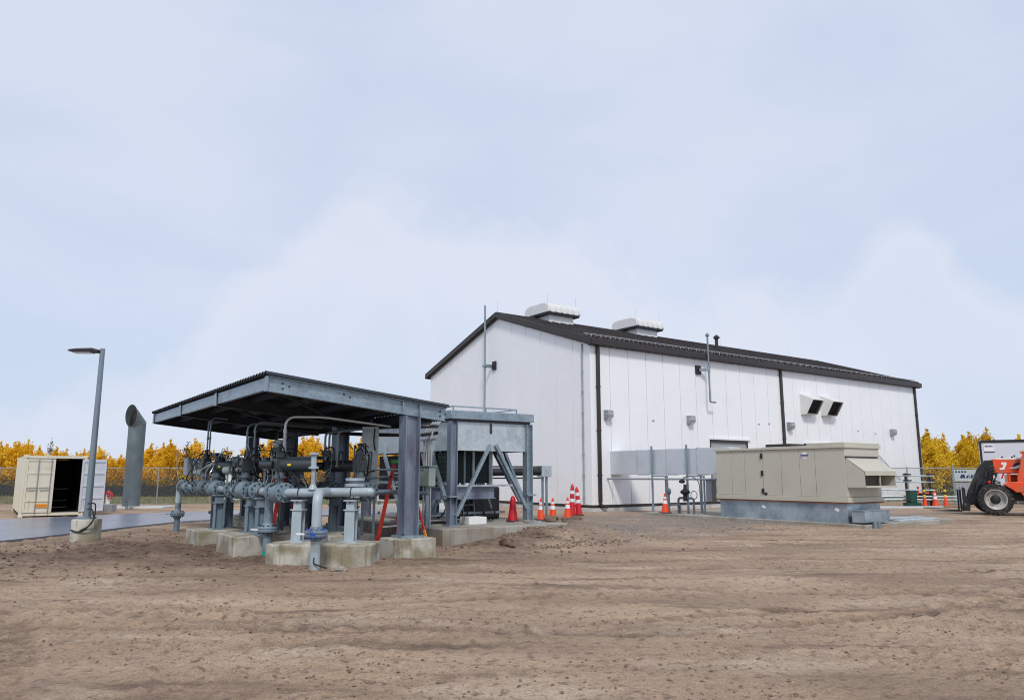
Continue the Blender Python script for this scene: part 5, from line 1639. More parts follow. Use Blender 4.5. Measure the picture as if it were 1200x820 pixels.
cone('right orange cone before the white gable, in front of the tall red cones', 2.12, 28.9)
x_, y_, _z = WP(0.45, -3.9)
cone('small orange cone on the concrete pad under the duct', x_, y_, 1.0, 0.11)
cone('orange cone with white band in the clutter beyond the beige unit', 22.25, 39.8, 1.1)
def tall_cone(label, x, y_, z, h, tilt, mm, bands=True):
    o = thing('tall_cone', label, 'tall cone', xyz=(x, y_, z), rot=0, group='tall slim cones')
    o.rotation_euler = (0, tilt, 0)
    MB().box(-0.17, 0.17, -0.17, 0.17, 0, 0.04).build('base', 'rubber', o, bevel=0.01)
    MB().lathe([(0.14, 0.0), (0.10, 0.45 * h), (0.075, 0.85 * h), (0.06, 0.93 * h), (0.02, h)], (0, 0, 0.04), n=14).build('body', mm, o)
    if bands:
        for t in (0.42, 0.68):
            r_ = 0.135 - 0.075 * t
            MB().lathe([(r_ + 0.012, 0), (r_ + 0.006, 0.13)], (0, 0, 0.04 + t * h), n=14).build('reflective_band', 'reflect', o)
    return o
tall_cone('tall slim red cone, left of a leaning pair by the gable', 2.38, 30.1, gz(2.38, 30.1), 1.22, 0.02, 'crimson', True)
tall_cone('tall slim red cone, right of a leaning pair by the gable', 2.68, 30.3, gz(2.68, 30.3), 1.10, -0.08, 'crimson', True)
px_, py_, _ = WP(-10.33, -8.36)
tall_cone('plain crimson cone on the slab beside the right cooler leg', px_, py_, 0.371, 0.66, 0.0, 'crimson', False)
px_, py_, _ = WP(-10.12, -8.05)
tall_cone('plain crimson cone tucked behind its twin under the cooler', px_, py_, 0.371, 0.62, 0.03, 'crimson', False)
for i, (x, y_) in enumerate(((21.75, 39.9), (22.85, 39.9))):
    o = thing('delineator_post', ['orange and yellow delineator post left of the far cone', 'orange and yellow delineator post right of the far cone'][i], 'delineator', xyz=(x, y_, gz(x, y_)), rot=0, group='delineator posts by the pipe rack')
    MB().box(-0.2, 0.2, -0.2, 0.2, 0, 0.05).build('base', 'cone', o, bevel=0.01)
    MB().lathe([(0.12, 0), (0.07, 0.45)], (0, 0, 0.05), n=12).build('body', 'cone', o)
    for k in range(4):
        MB().lathe([(0.065, 0), (0.062, 0.13)], (0, 0, 0.50 + 0.135 * k), n=12).build('band', 'yellow' if k % 2 == 0 else 'trim', o)

# ------------------------------------------------------------------ lamp post
LP = thing('lamp_post', 'grey parking lot lamp post on a round concrete base by the road', 'lamp post', xyz=(-10.4, 18.6, 0.0))
b = MB().lathe([(0.33, -0.4), (0.33, 0.55), (0.31, 0.58)], (-10.4, 18.6, 0), n=28).build('concrete_base', 'concrete', LP)
MB().cyl((-10.4, 18.6, 0.62), (-10.4, 18.6, 4.80), 0.085, 14, r2=0.058).build('pole', 'lamp', LP)
MB().box(-10.55, -10.25, 18.45, 18.75, 0.58, 0.62).build('base_plate', 'lamp', LP)
b = MB()
b.prism([(-11.22, 4.73), (-11.10, 4.70), (-10.62, 4.70), (-10.45, 4.68), (-10.45, 4.76), (-10.6, 4.80), (-11.0, 4.79), (-11.2, 4.765)], 'y', 18.45, 18.75)
lh = b.build('lamp_head', 'trim', LP, bevel=0.02)
MB().box(-11.1, -10.65, 18.48, 18.72, 4.685, 4.699).build('lens', 'lens', lh)
b = MB()
b.tube(fillet([(-10.33, 18.45, 0.95), (-10.1, 18.38, 0.98), (-10.02, 18.25, 0.6), (-10.2, 18.22, 0.35), (-10.4, 18.24, 0.28), (-10.6, 18.28, 0.34)], 0.2, 5), 0.018, 6)
b.tube(fillet([(-10.33, 18.45, 0.82), (-10.15, 18.36, 0.84), (-10.06, 18.3, 0.5), (-10.35, 18.24, 0.32)], 0.15, 5), 0.015, 6)
b.build('cable', 'black', LP)

# ------------------------------------------------------------------ shipping container
Cn = thing('shipping_container', 'cream shipping container with one door open and a dark interior', 'container', uv=(-19.85, 12, 0))
cu0, cu1, cv0, cv1, ch = -20.98, -18.78, 10.0, 16.0, 2.40
for uu in (cu0, cu1 - 0.10):
    for vv in (cv0, cv1 - 0.12): MB().box(uu, uu + 0.10, vv, vv + 0.12, 0.0, ch).build('corner_post', 'cream', Cn, bevel=0.01)
b = MB()
b.box(cu0 + 0.101, cu1 - 0.101, cv0 + 0.005, cv0 + 0.11, ch - 0.11, ch - 0.004)
b.box(cu0 + 0.101, cu1 - 0.101, cv0 + 0.005, cv0 + 0.11, 0.04, 0.15)
b.build('end_frame', 'cream', Cn)
def corr_wall(uu, nm, g):
    b = MB()
    n = 21
    vsn = np.linspace(cv0 + 0.121, cv1 - 0.121, n * 4 + 1)
    hs = [0.0, 0.035, 0.035, 0.0]
    for i in range(n * 4):
        a_, c_ = vsn[i], vsn[i + 1]
        h0, h1 = hs[i % 4] * g, hs[(i + 1) % 4] * g
        b.add([(uu + h0, a_, 0.15), (uu + h1, c_, 0.15), (uu + h1, c_, ch - 0.06), (uu + h0, a_, ch - 0.06)], [(0, 1, 2, 3)])
        b.add([(uu + h0 + 0.02 * g, a_, 0.15), (uu + h1 + 0.02 * g, c_, 0.15), (uu + h1 + 0.02 * g, c_, ch - 0.06), (uu + h0 + 0.02 * g, a_, ch - 0.06)], [(0, 3, 2, 1)])
    b.build(nm, 'cream', Cn)
corr_wall(cu0 + 0.01, 'side_wall', 1)
corr_wall(cu1 - 0.01, 'side_wall', -1)
MB().box(cu0 + 0.06, cu0 + 0.066, cv0 + 0.15, cv1 - 0.13, 0.16, ch - 0.07).build('shade_lining', 'dark', Cn)  # thin sheet added to paint the unlit interior dark
MB().box(cu1 - 0.066, cu1 - 0.06, cv0 + 0.15, cv1 - 0.13, 0.16, ch - 0.07).build('shade_lining', 'dark', Cn)
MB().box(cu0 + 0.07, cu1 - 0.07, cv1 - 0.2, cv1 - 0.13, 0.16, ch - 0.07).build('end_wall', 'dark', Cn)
MB().box(cu0 + 0.02, cu1 - 0.02, cv0 + 0.115, cv1 - 0.01, ch - 0.058, ch - 0.006).build('roof', 'cream', Cn)
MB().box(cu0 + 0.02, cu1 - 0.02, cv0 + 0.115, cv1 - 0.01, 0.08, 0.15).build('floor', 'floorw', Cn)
for uu in (cu0 - 0.01, cu1 - 0.15):
    for vv in (cv0 - 0.01, cv1 - 0.15):
        for z in (-0.02, ch - 0.1): MB().box(uu, uu + 0.16, vv, vv + 0.16, z, z + 0.115).build('corner_casting', 'cream', Cn, bevel=0.01)
def cdoor(w, h, inner):
    """door leaf in local coordinates: hinge at origin, leaf along +x, outer face -y"""
    b = MB()
    b.box(0.0, w, -0.03, 0.0, 0.0, h)
    for z in (0.0, 0.42, 0.98, 1.5, h - 0.09):
        b.box(0.02, w - 0.02, -0.055, -0.031, z + 0.004, z + 0.085)
    for x in (0.0, w - 0.07): b.box(x, x + 0.07, -0.057, -0.031, 0.002, h - 0.002)
    return b
def place(o, u, v, z, rz):
    o.location = Vector((u, v, z)) - Vector(ORG['shipping_container'])
    o.rotation_euler = (0, 0, rz)
lw = (cu1 - cu0 - 0.2) / 2 - 0.01
dl = cdoor(lw, 2.10, False).build('door', 'cream', None)
dl.parent = Cn
place(dl, cu0 + 0.10, cv0 + 0.03, 0.16, 0)
for x in (lw * 0.42, lw * 0.86):
    r_ = MB().cyl((x, -0.085, -0.05), (x, -0.085, 2.14), 0.015, 8).build('lock_rod', 'lightg', dl)
    MB().bar((x, -0.10, 0.95), (x - 0.35, -0.10, 0.93), 0.03, 0.03).build('handle', 'lightg', dl)
MB().box(lw * 0.46, lw * 0.84, -0.066, -0.058, 0.20, 0.34).build('placard', 'orange', dl)
b = MB()
for k in range(5): b.box(lw * 0.48 + k * 0.066, lw * 0.48 + k * 0.066 + 0.045, -0.070, -0.0665, 0.245, 0.30)
b.build('placard_print', mat('placard_dark', (0.55, 0.16, 0.02), 0.5), dl)
dr = MB()
dr.box(0.0, lw, -0.03, 0.0, 0.0, 2.10)
for z in (0.0, 0.5, 1.0, 1.5, 1.99): dr.box(0.02, lw - 0.02, 0.001, 0.03, z + 0.003, z + 0.075)
for x in (0.0, lw - 0.06): dr.box(x, x + 0.06, 0.001, 0.034, 0.004, 2.096)
d2 = dr.build('door', 'inwhite', None)
d2.parent = Cn
d2['label'] = 'open door leaf showing its pale inner face'
place(d2, cu1 - 0.16, cv0 - 0.05, 0.16, math.radians(22))
d2.scale = (1, -1, 1)
MB().box(lw - 0.005, lw + 0.012, -0.05, 0.04, 0, 2.1).build('gasket', 'black', d2)
# pallets / shelving glimpsed inside
b = MB()
for z in (0.5, 1.0): b.box(cu0 + 0.9, cu1 - 0.3, 13.5, 14.2, z, z + 0.04)
b.build('shelf', 'lightg', Cn)
# red white valve set beside the vent stack
HV = thing('hydrant_valve', 'small red and white valve set beside the container door', 'valve set', xyz=(-18.15, 34.0, 0.0))
MB().cyl((-18.15, 34, -0.1), (-18.15, 34, 0.85), 0.09, 10).build('post', 'whitep', HV)
MB().lathe([(0.05, 0), (0.11, 0.04), (0.11, 0.1), (0.05, 0.18)], (-18.15, 34, 0.75), n=12).build('bonnet', 'crimson', HV)
b = MB()
b.tube([(-18.0 + 0.12 * math.cos(t), 33.85, 0.72 + 0.12 * math.sin(t)) for t in np.linspace(0, 2 * PI, 15)], 0.025, 6)
b.cyl((-18.12, 33.85, 0.72), (-17.88, 33.85, 0.72), 0.02, 6)
b.cyl((-18.0, 33.85, 0.72), (-18.15, 34, 0.72), 0.04, 8)
b.build('hand_wheel', 'crimson', HV)
MB().box(-18.4, -17.85, 33.8, 34.25, -0.1, 0.35).build('base_box', 'lightg', HV, bevel=0.02)
HT = thing('tank_fitting', 'small grey horizontal pipe fitting standing beside the vent stack', 'pipe fitting', xyz=(-17.3, 35.5, 0.0)) if False else None

# ------------------------------------------------------------------ big vent stack with mitred hooded top
V = thing('vent_stack', 'tall thick dark grey vent pipe with mitred hooded mouth', 'vent stack', xyz=(-19.37, 38.5, 0.0))
vr = 0.41
vx, vy = -19.37, 38.5
n = 28
# mouth looks forward-left and slightly up: trunk cut on a mitre plane, then a short inclined barrel with an open end
dirh = Vector((-0.36, -0.93, 0.0)).normalized()
ax2 = (dirh + Vector((0, 0, 1.0))).normalized()
ax1 = Vector((0, 0, 1))
nm_ = (ax1 + ax2).normalized()
joint = Vector((vx, vy, 4.2))
ring0, ring1 = [], []
for k in range(n):
    t = 2 * PI * k / n
    p = Vector((vx + vr * math.cos(t), vy + vr * math.sin(t), 0))
    tt_ = (joint - p).dot(nm_) / ax1.dot(nm_)
    ring0.append(p + Vector((0, 0, -0.3)))
    ring1.append(p + ax1 * tt_)
ring2 = []
end = joint + dirh * (vr * 1.04)
for p in ring1:
    s_ = (end - p).dot(dirh) / ax2.dot(dirh)
    ring2.append(p + ax2 * s_)
def rings_mesh(rr, cap0=False, cap1=False):
    vs = [p for r in rr for p in r]
    fs = [(i * n + k, i * n + (k + 1) % n, (i + 1) * n + (k + 1) % n, (i + 1) * n + k) for i in range(len(rr) - 1) for k in range(n)]
    b = MB()
    b.add(vs, fs)
    return b
rings_mesh([ring0, ring1]).build('trunk', 'vent', V)
cen2 = sum(ring2, Vector()) / n
inner_e = [cen2 + (p - cen2) * 0.95 for p in ring2]
inner_d = [p - ax2 * 0.40 for p in inner_e]
hb = rings_mesh([ring1, ring2, inner_e, inner_d])
hb.build('hood_barrel', 'vent', V)
b = MB()
b.add([p - ax2 * 0.0 for p in inner_d], [tuple(range(n))])
b.build('bird_screen', 'trim', V)
b = MB()
wv = MB()
for p in (0.0,):
    wv.tube(ring1 + [ring1[0]], 0.012, 6)
wv.build('weld_seam', 'vent', V)
MB().lathe([(0.72, 0), (0.72, 0.03), (vr, 0.035)], (vx, vy, 0.0), n=28).build('base_flange', 'vent', V)
vp = MB().box(vx - 1.0, vx + 2.1, vy - 1.0, vy + 1.0, -0.3, 0.07).build('concrete_pad', 'found', bevel=0.02)
vp['label'] = 'low pale concrete pad under the dark vent stack'; vp['category'] = 'concrete pad'
VF = thing('pipe_fitting', 'small grey flanged fitting at the foot of the vent stack', 'pipe fitting', xyz=(-18.4, 36.0, 0.0))
MB().cyl((-18.9, 37.2, 0.62), (-18.1, 35.6, 0.62), 0.11, 10).build('barrel', 'pipe', VF)
MB().lathe([(0.16, 0), (0.16, 0.10)], (-18.1, 35.6, 0.62), Vector((0.8, -1.6, 0)), 14).build('flange', 'piped', VF)
MB().cyl((-18.2, 35.8, -0.1), (-18.2, 35.8, 0.6), 0.06, 8).build('post', 'galv', VF)

# ------------------------------------------------------------------ chain link fences, silt fence, grass, trees
def fence(label, x0, x1, y0, y1, h, step):
    o = thing('chain_link_fence', label, 'fence', xyz=(x0, y0, 0.0), group='chain link fences')
    L = math.hypot(x1 - x0, y1 - y0)
    n = int(L / step)
    dx, dy = (x1 - x0) / L, (y1 - y0) / L
    src = MB().cyl((x0, y0, -0.2), (x0, y0, h + 0.08), 0.036, 8).build('post', 'wire', o)
    for i in range(1, n + 1):
        part_copy(src, o, loc=(dx * step * i, dy * step * i, 0))
    MB().cyl((x0, y0, h), (x1, y1, h), 0.028, 8).build('top_rail', 'wire', o)
    MB().cyl((x0, y0, 0.12), (x1, y1, 0.12), 0.006, 4).build('bottom_wire', 'wire', o)
    b = MB()
    sp = 0.075
    m = int(L / sp)
    w = 0.0018
    for i in range(-int(h / sp), m):
        for g in (0, 1):
            a0, a1 = i * sp, i * sp + h
            z0_, z1_ = (0, h) if g == 0 else (h, 0)
            if a0 < 0:
                t = -a0 / h
                z0_ = z0_ + (z1_ - z0_) * t
                a0 = 0
            if a1 > L:
                t = (L - a0) / (a1 - a0)
                z1_ = z0_ + (z1_ - z0_) * t
                a1 = L
            p = Vector((x0 + dx * a0, y0 + dy * a0 + 0.01 * g, z0_))
            q = Vector((x0 + dx * a1, y0 + dy * a1 + 0.01 * g, z1_))
            b.tube([p, q], 0.0024, 3, caps=False)
    b.build('wire_mesh', 'wire', o, kind='stuff')
    return o
fence('long chain link fence on the left behind the container and vent stack', -42, 1.0, 43.5, 44.5, 2.02, 3.05)
fence('chain link fence on the right between building and trailer', 20.0, 46.0, 44.0, 43.0, 2.02, 3.05)

sf = thing('silt_fence', 'low black silt fence running along the foot of the trees', 'silt fence', xyz=(-50, 57, 0))
b = MB()
n = 90
xs = np.linspace(-60, 0, n)
top_, bot_ = [], []
for i, x in enumerate(xs):
    yy = 57 + 1.2 * math.sin(x * 0.13)
    hh_ = 0.85 + 0.10 * math.sin(x * 1.7) + 0.06 * math.sin(x * 4.1)
    top_.append((x, yy + 0.05 * math.sin(x * 3), hh_))
    bot_.append((x, yy, -0.1))
vs = top_ + bot_ + [(x, y_ + 0.02, z) for x, y_, z in top_] + [(x, y_ + 0.02, z) for x, y_, z in bot_]
fs = []
for i in range(n - 1):
    fs += [(i, i + 1, n + i + 1, n + i), (2 * n + i, 3 * n + i, 3 * n + i + 1, 2 * n + i + 1), (i, 2 * n + i, 2 * n + i + 1, i + 1)]
b.add(vs, fs)
b.build('fabric', 'silt', sf)
for x in xs[::4]:
    MB().box(x - 0.025, x + 0.025, 57.05 + 1.2 * math.sin(x * 0.13), 57.10 + 1.2 * math.sin(x * 0.13), -0.1, 0.75).build('stake', 'wood', sf)

def blades(name, label, regions, nb, hmin, hmax, m, w):
    r = np.random.default_rng(11)
    vs, fs = [], []
    for (x0, x1, y0, y1) in regions:
        k = int(nb / len(regions))
        X = r.uniform(x0, x1, k)
        Y = r.uniform(y0, y1, k)
        Hh = hmin + (hmax - hmin) * r.random(k) ** 2
        T = r.uniform(0, PI, k)
        LX, LY = r.normal(0, 0.25, k), r.normal(0, 0.25, k)
        for i in range(k):
            c, s_ = math.cos(T[i]) * w, math.sin(T[i]) * w
            o = len(vs)
            vs += [(X[i] - c, Y[i] - s_, -0.05), (X[i] + c, Y[i] + s_, -0.05), (X[i] + LX[i] * Hh[i], Y[i] + LY[i] * Hh[i], Hh[i])]
            fs.append((o, o + 1, o + 2))
    me = bpy.data.meshes.new(name)
    me.from_pydata(vs, [], fs)
    me.materials.append(M[m])
    o = bpy.data.objects.new(name, me)
    COL.objects.link(o)
    o['kind'] = 'stuff'; o['label'] = label; o['category'] = 'ground cover'
    return o
blades('grass', 'dry grass strip between the fence and the trees', [(-58, 2, 44.5, 60), (22, 62, 46, 60)], 26000, 0.06, 0.22, 'grassb', 0.03)

def scrub_obj():
    r = np.random.default_rng(21)
    k = 30000
    X = np.where(r.random(k) < 0.62, r.uniform(-66, -4, k), r.uniform(28, 78, k))
    Y = r.uniform(60, 70, k)
    top = 1.3 + 0.7 * fbm(X * 0.5, Y * 0.2, 3, 2) + np.where(X > 0, 0.4, 0)
    Z = top * r.random(k) ** 0.8
    s = 0.05 + 0.09 * r.random(k)
    d = r.normal(0, 1, (k, 3)); d /= np.linalg.norm(d, axis=1)[:, None]
    e = r.normal(0, 1, (k, 3)); e -= d * (d * e).sum(1)[:, None]; e /= np.linalg.norm(e, axis=1)[:, None]
    c = np.stack([X, Y, Z], 1)
    V4 = np.stack([c - d * s[:, None], c + e * s[:, None] * 0.7, c + d * s[:, None] * 1.3, c - e * s[:, None] * 0.7], 1).reshape(-1, 3)
    me = bpy.data.meshes.new('undergrowth')
    me.from_pydata(V4.tolist(), [], np.arange(4 * k).reshape(-1, 4).tolist())
    me.materials.append(M['scrub'])
    o = bpy.data.objects.new('undergrowth', me)
    COL.objects.link(o)
    o['kind'] = 'stuff'; o['label'] = 'brown tangled undergrowth at the foot of the yellow trees'; o['category'] = 'undergrowth'
scrub_obj()

def tree_proto(seed, h, wide, m, nleaf):
    r = np.random.default_rng(seed)
    tb = MB()
    tb.tube([(0, 0, -0.2), (0.05 * r.normal(), 0.05 * r.normal(), h * 0.45), (0.1 * r.normal(), 0.1 * r.normal(), h * 0.96)], 0.055, 6, r2=0.008)
    cents = []
    nbr = 26
    for k in range(nbr):
        t = 0.12 + 0.83 * (k + r.random()) / nbr
        ang = r.random() * 2 * PI
        ln = wide * (1.05 - t) ** 0.6 * r.uniform(0.45, 1.15)
        rise = ln * r.uniform(0.5, 1.3)
        p0 = np.array([0, 0, h * t * 0.9])
        p1 = p0 + np.array([math.cos(ang) * ln, math.sin(ang) * ln, rise])
        tb.tube([tuple(p0), tuple(p1)], 0.014, 4, r2=0.004, caps=False)
        for j in range(4):
            q = p0 + (p1 - p0) * (0.35 + 0.22 * j)
            cents.append((q, 0.13 + 0.15 * wide * (1 - t)))
    for j in range(5):
        cents.append((np.array([0.03 * r.normal(), 0.03 * r.normal(), h * (0.78 + 0.055 * j)]), 0.14 - 0.018 * j))
    C_ = np.array([c[0] for c in cents]); Rr = np.array([c[1] for c in cents])
    idx = r.integers(0, len(cents), nleaf)
    P_ = C_[idx] + r.normal(0, 1, (nleaf, 3)) * Rr[idx][:, None] * np.array([0.75, 0.75, 1.0])
    P_[:, 2] = np.clip(P_[:, 2], 0.15, None)
    s = 0.045 + 0.05 * r.random(nleaf)
    d = r.normal(0, 1, (nleaf, 3)); d /= np.linalg.norm(d, axis=1)[:, None]
    e = r.normal(0, 1, (nleaf, 3)); e -= d * (d * e).sum(1)[:, None]; e /= np.linalg.norm(e, axis=1)[:, None]
    V4 = np.stack([P_ - d * s[:, None], P_ + e * s[:, None] * 0.8, P_ + d * s[:, None], P_ - e * s[:, None] * 0.8], 1).reshape(-1, 3)
    me = bpy.data.meshes.new('crown')
    me.from_pydata(V4.tolist(), [], np.arange(4 * nleaf).reshape(-1, 4).tolist())
    me.materials.append(M[m])
    return tb.mesh('trunk', 'trunk'), me
protos_l = [tree_proto(100 + i, 3.9 + 0.2 * i, 1.3, 'leafy', 3400) for i in range(5)]
protos_r = [tree_proto(200 + i, 4.5 + 0.28 * i, 1.55, 'leafb', 4600) for i in range(4)]
protos_b = [tree_proto(300 + i, 4.4 + 0.4 * i, 0.9, 'scrub', 500) for i in range(2)]
def plant(protos, x, y_, s, label, group, r):
    if r.random() < 0.06:
        protos = protos_b
        label = 'nearly bare brown tree among the ' + ('golden trees on the left' if x < 0 else 'yellow trees on the right')
    tm, cmesh = protos[r.integers(0, len(protos))]
    o = bpy.data.objects.new('aspen_tree', None)
    COL.objects.link(o)
    o.location = (x, y_, 0)
    o.rotation_euler = (0, 0, r.random() * 6.28)
    o.scale = (s * r.uniform(0.85, 1.2), s * r.uniform(0.85, 1.2), s)
    o['label'] = label; o['category'] = 'tree'; o['group'] = group
    for nm, me in (('trunk', tm), ('crown', cmesh)):
        c = bpy.data.objects.new(nm, me)
        COL.objects.link(c)
        c.parent = o
r = np.random.default_rng(5)
for row, (yy, n) in enumerate(((64, 62), (68, 58), (73, 50))):
    for i in range(n):
        x = -60 + (i + r.uniform(-0.4, 0.4)) * (50 + 2 * row) / n
        s = 0.80 + 0.22 * vnoise(np.array([x * 0.35]), np.array([row * 3.0]), 6)[0] + r.uniform(-0.10, 0.16) + 0.04 * row
        plant(protos_l, x, yy + r.uniform(-1.5, 1.5), s, 'golden orange autumn aspen in the belt behind the left fence', 'autumn aspens behind the left fence', r)
for row, (yy, n) in enumerate(((62, 26), (67, 26), (73, 24))):
    for i in range(n):
        x = 33 + 1.5 * row + (i + r.uniform(-0.4, 0.4)) * 26 / n
        s = 0.82 + 0.18 * vnoise(np.array([x * 0.4]), np.array([row * 3.0 + 40]), 6)[0] + r.uniform(-0.08, 0.18) + 0.04 * row
        plant(protos_r, x, yy + r.uniform(-1.5, 1.5), s, 'dull yellow autumn aspen in the stand behind the right fence', 'autumn aspens behind the right fence', r)

# small white shed seen past the pipes
SH = thing('shed', 'small distant white shed glimpsed under the canopy beyond the pipes', 'shed', xyz=(-19.0, 52.0, 0.0))
MB().box(-19.9, -17.9, 51, 53.5, -0.1, 2.55).build('wall', 'whitep', SH)
MB().prism([(-20.0, 2.56), (-17.8, 2.56), (-18.9, 3.0)], 'y', 50.9, 53.6).build('roof', 'hoodw', SH)

# ------------------------------------------------------------------ pipe rack, bin and clutter beyond the unit
PRK = thing('pipe_rack', 'low rack of long pale horizontal pipes behind the beige unit', 'pipe rack', xyz=(20.5, 40.0, 0.0))
for z in (1.60, 1.28, 0.86, 0.52, 0.36):
    L0, L1 = (18.0, 22.4) if z > 0.6 else (17.8, 24.2)
    MB().cyl((L0, 40.0 + 0.1 * (z < 0.6), z), (L1, 40.0 - 0.15 * (z < 0.6), z - 0.03), 0.042, 8).build('pipe', 'galvl', PRK)
for x in (18.6, 20.95, 22.2):
    MB().box(x - 0.05, x + 0.05, 40.06, 40.14, -0.1, 1.72).build('upright', 'black', PRK)
    for z in (1.66, 1.34): MB().bar((x - 0.22, 39.94, z), (x + 0.22, 39.94, z), 0.05, 0.06).build('cradle', 'black', PRK)
GB = thing('plastic_bin', 'dark green plastic bin standing by the pipe rack', 'bin', xyz=(20.95, 39.6, 0.0))
b = MB()
b.add([(20.78, 39.45, 0.2), (21.12, 39.45, 0.2), (21.12, 39.8, 0.2), (20.78, 39.8, 0.2), (20.75, 39.42, 0.78), (21.16, 39.42, 0.78), (21.16, 39.84, 0.78), (20.75, 39.84, 0.78)], [(0, 3, 2, 1), (4, 5, 6, 7), (0, 1, 5, 4), (1, 2, 6, 5), (2, 3, 7, 6), (3, 0, 4, 7)])
b.build('body', 'greenbox', GB, bevel=0.03)
MB().box(20.73, 21.18, 39.40, 39.86, 0.781, 0.82).build('lid', 'greenbox', GB, bevel=0.015)
b = MB(); b.box(20.6, 21.3, 39.4, 39.9, 0.0, 0.195)
b.build('plinth', 'greenbox', GB)
CP = thing('compressor', 'red and black portable machine on skids beside the green bin', 'machine', xyz=(22.4, 41.3, 0.0))
MB().box(21.95, 22.85, 41.0, 41.6, 0.28, 0.62).build('body', 'black', CP, bevel=0.04)
MB().box(21.75, 22.0, 40.9, 40.99, 0.34, 0.66).build('guard', 'crimson', CP, bevel=0.03)
MB().box(21.92, 22.88, 40.97, 41.63, 0.621, 0.68).build('cover', 'telor', CP, bevel=0.03)
MB().cyl((22.2, 41.3, 0.68), (22.2, 41.3, 1.0), 0.05, 10).build('exhaust', 'crimson', CP)
for x in (22.1, 22.7): MB().box(x - 0.05, x + 0.05, 41.0, 41.6, -0.05, 0.28).build('skid', 'board', CP)
for i, (x0, x1, y0, w, m_) in enumerate(((16.2, 20.3, 37.4, 0.3, 'board'), (17.0, 21.8, 38.3, 0.25, 'galvl'), (20.6, 24.4, 38.7, 0.22, 'wood'))):
    o = MB().box(x0, x1, y0, y0 + w, 0.0, 0.07).build('plank', m_, bevel=0.006)
    o['label'] = ['pale plank on the ground just beyond the beige unit', 'bright metal plank on the ground before the green bin', 'timber plank on the ground in front of the far cone'][i]
    o['category'] = 'plank'; o['group'] = 'planks by the pipe rack'

# banner sign on the right fence
SG = thing('fence_banner', 'grey banner with faded lettering hung on a post by the right fence', 'banner', xyz=(25.2, 42.0, 0.0))
MB().cyl((24.60, 42.0, -0.1), (24.60, 42.0, 2.2), 0.05, 10).build('post', 'galv', SG)
MB().cyl((26.75, 42.0, -0.1), (26.75, 42.0, 2.2), 0.05, 10).build('post', 'galv', SG)
MB().box(24.66, 26.69, 41.985, 42.015, 1.28, 1.92).build('banner', 'sign', SG)
MB().box(24.66, 26.69, 41.98, 42.02, 0.45, 1.2).build('mesh_panel', 'lightg', SG)
b = MB()
xx = 24.95
for k, (w, ht_, sl_) in enumerate(((0.16, 0.20, 0.3), (0.12, 0.20, -0.2), (0.13, 0.16, 0.2), (0.04, 0.22, 0.0), (0.13, 0.18, 0.15), (0.05, 0.2, 0.1), (0.15, 0.18, -0.15), (0.16, 0.2, 0.3))):
    b.add([(xx, 41.983, 1.45), (xx + w, 41.983, 1.45), (xx + w + sl_ * ht_, 41.983, 1.45 + ht_), (xx + sl_ * ht_ + w * 0.3, 41.983, 1.45 + ht_),
           (xx, 41.979, 1.45), (xx + w, 41.979, 1.45), (xx + w + sl_ * ht_, 41.979, 1.45 + ht_), (xx + sl_ * ht_ + w * 0.3, 41.979, 1.45 + ht_)], [(0, 1, 2, 3), (4, 7, 6, 5), (0, 4, 5, 1), (1, 5, 6, 2), (2, 6, 7, 3), (3, 7, 4, 0)])
    xx += w + 0.035
b.build('banner_print', 'navy', SG)
b = MB()
for k in range(4): b.box(24.72 + k * 0.17, 24.84 + k * 0.17, 41.979, 41.983, 1.76, 1.84)
b.build('banner_print', 'navy', SG)

# ------------------------------------------------------------------ trailer behind the telehandler
TR = thing('trailer', 'white box trailer with black top edge behind the orange telehandler', 'trailer', xyz=(27.6, 44.0, 0.0))
TR.rotation_euler = (0, 0, -0.50)
MB().box(27.6, 36.0, 44.05, 46.5, 0.95, 3.50).build('body', 'trailer', TR, bevel=0.02)
MB().box(27.55, 36.05, 44.0, 46.55, 3.50, 3.64).build('top_rail', 'black', TR)
MB().box(27.5, 27.6, 44.02, 44.12, 0.9, 3.50).build('corner_post', 'black', TR)
MB().box(27.55, 36.05, 44.0, 46.55, 0.80, 0.949).build('bottom_rail', 'black', TR)
sp_ = MB().box(27.72, 28.22, 44.03, 44.048, 2.98, 3.38).build('sign', 'whitep', TR)
b = MB()
for k in range(6): b.box(27.77 + k * 0.068, 27.82 + k * 0.068, 44.024, 44.029, 3.24, 3.32)
b.box(27.72, 28.24, 44.024, 44.029, 2.93, 2.985)
b.build('sign_print', 'navy', sp_)
for x in (33.6, 34.8):
    w = MB().lathe([(0.25, -0.13), (0.44, -0.13), (0.47, -0.06), (0.47, 0.06), (0.44, 0.13), (0.25, 0.13)], (x, 44.25, 0.46), (0, 1, 0), 24).build('wheel', 'rubber', TR)
for x in (29.0,): MB().box(x - 0.08, x + 0.08, 44.4, 44.55, -0.05, 0.80).build('landing_leg', 'black', TR)

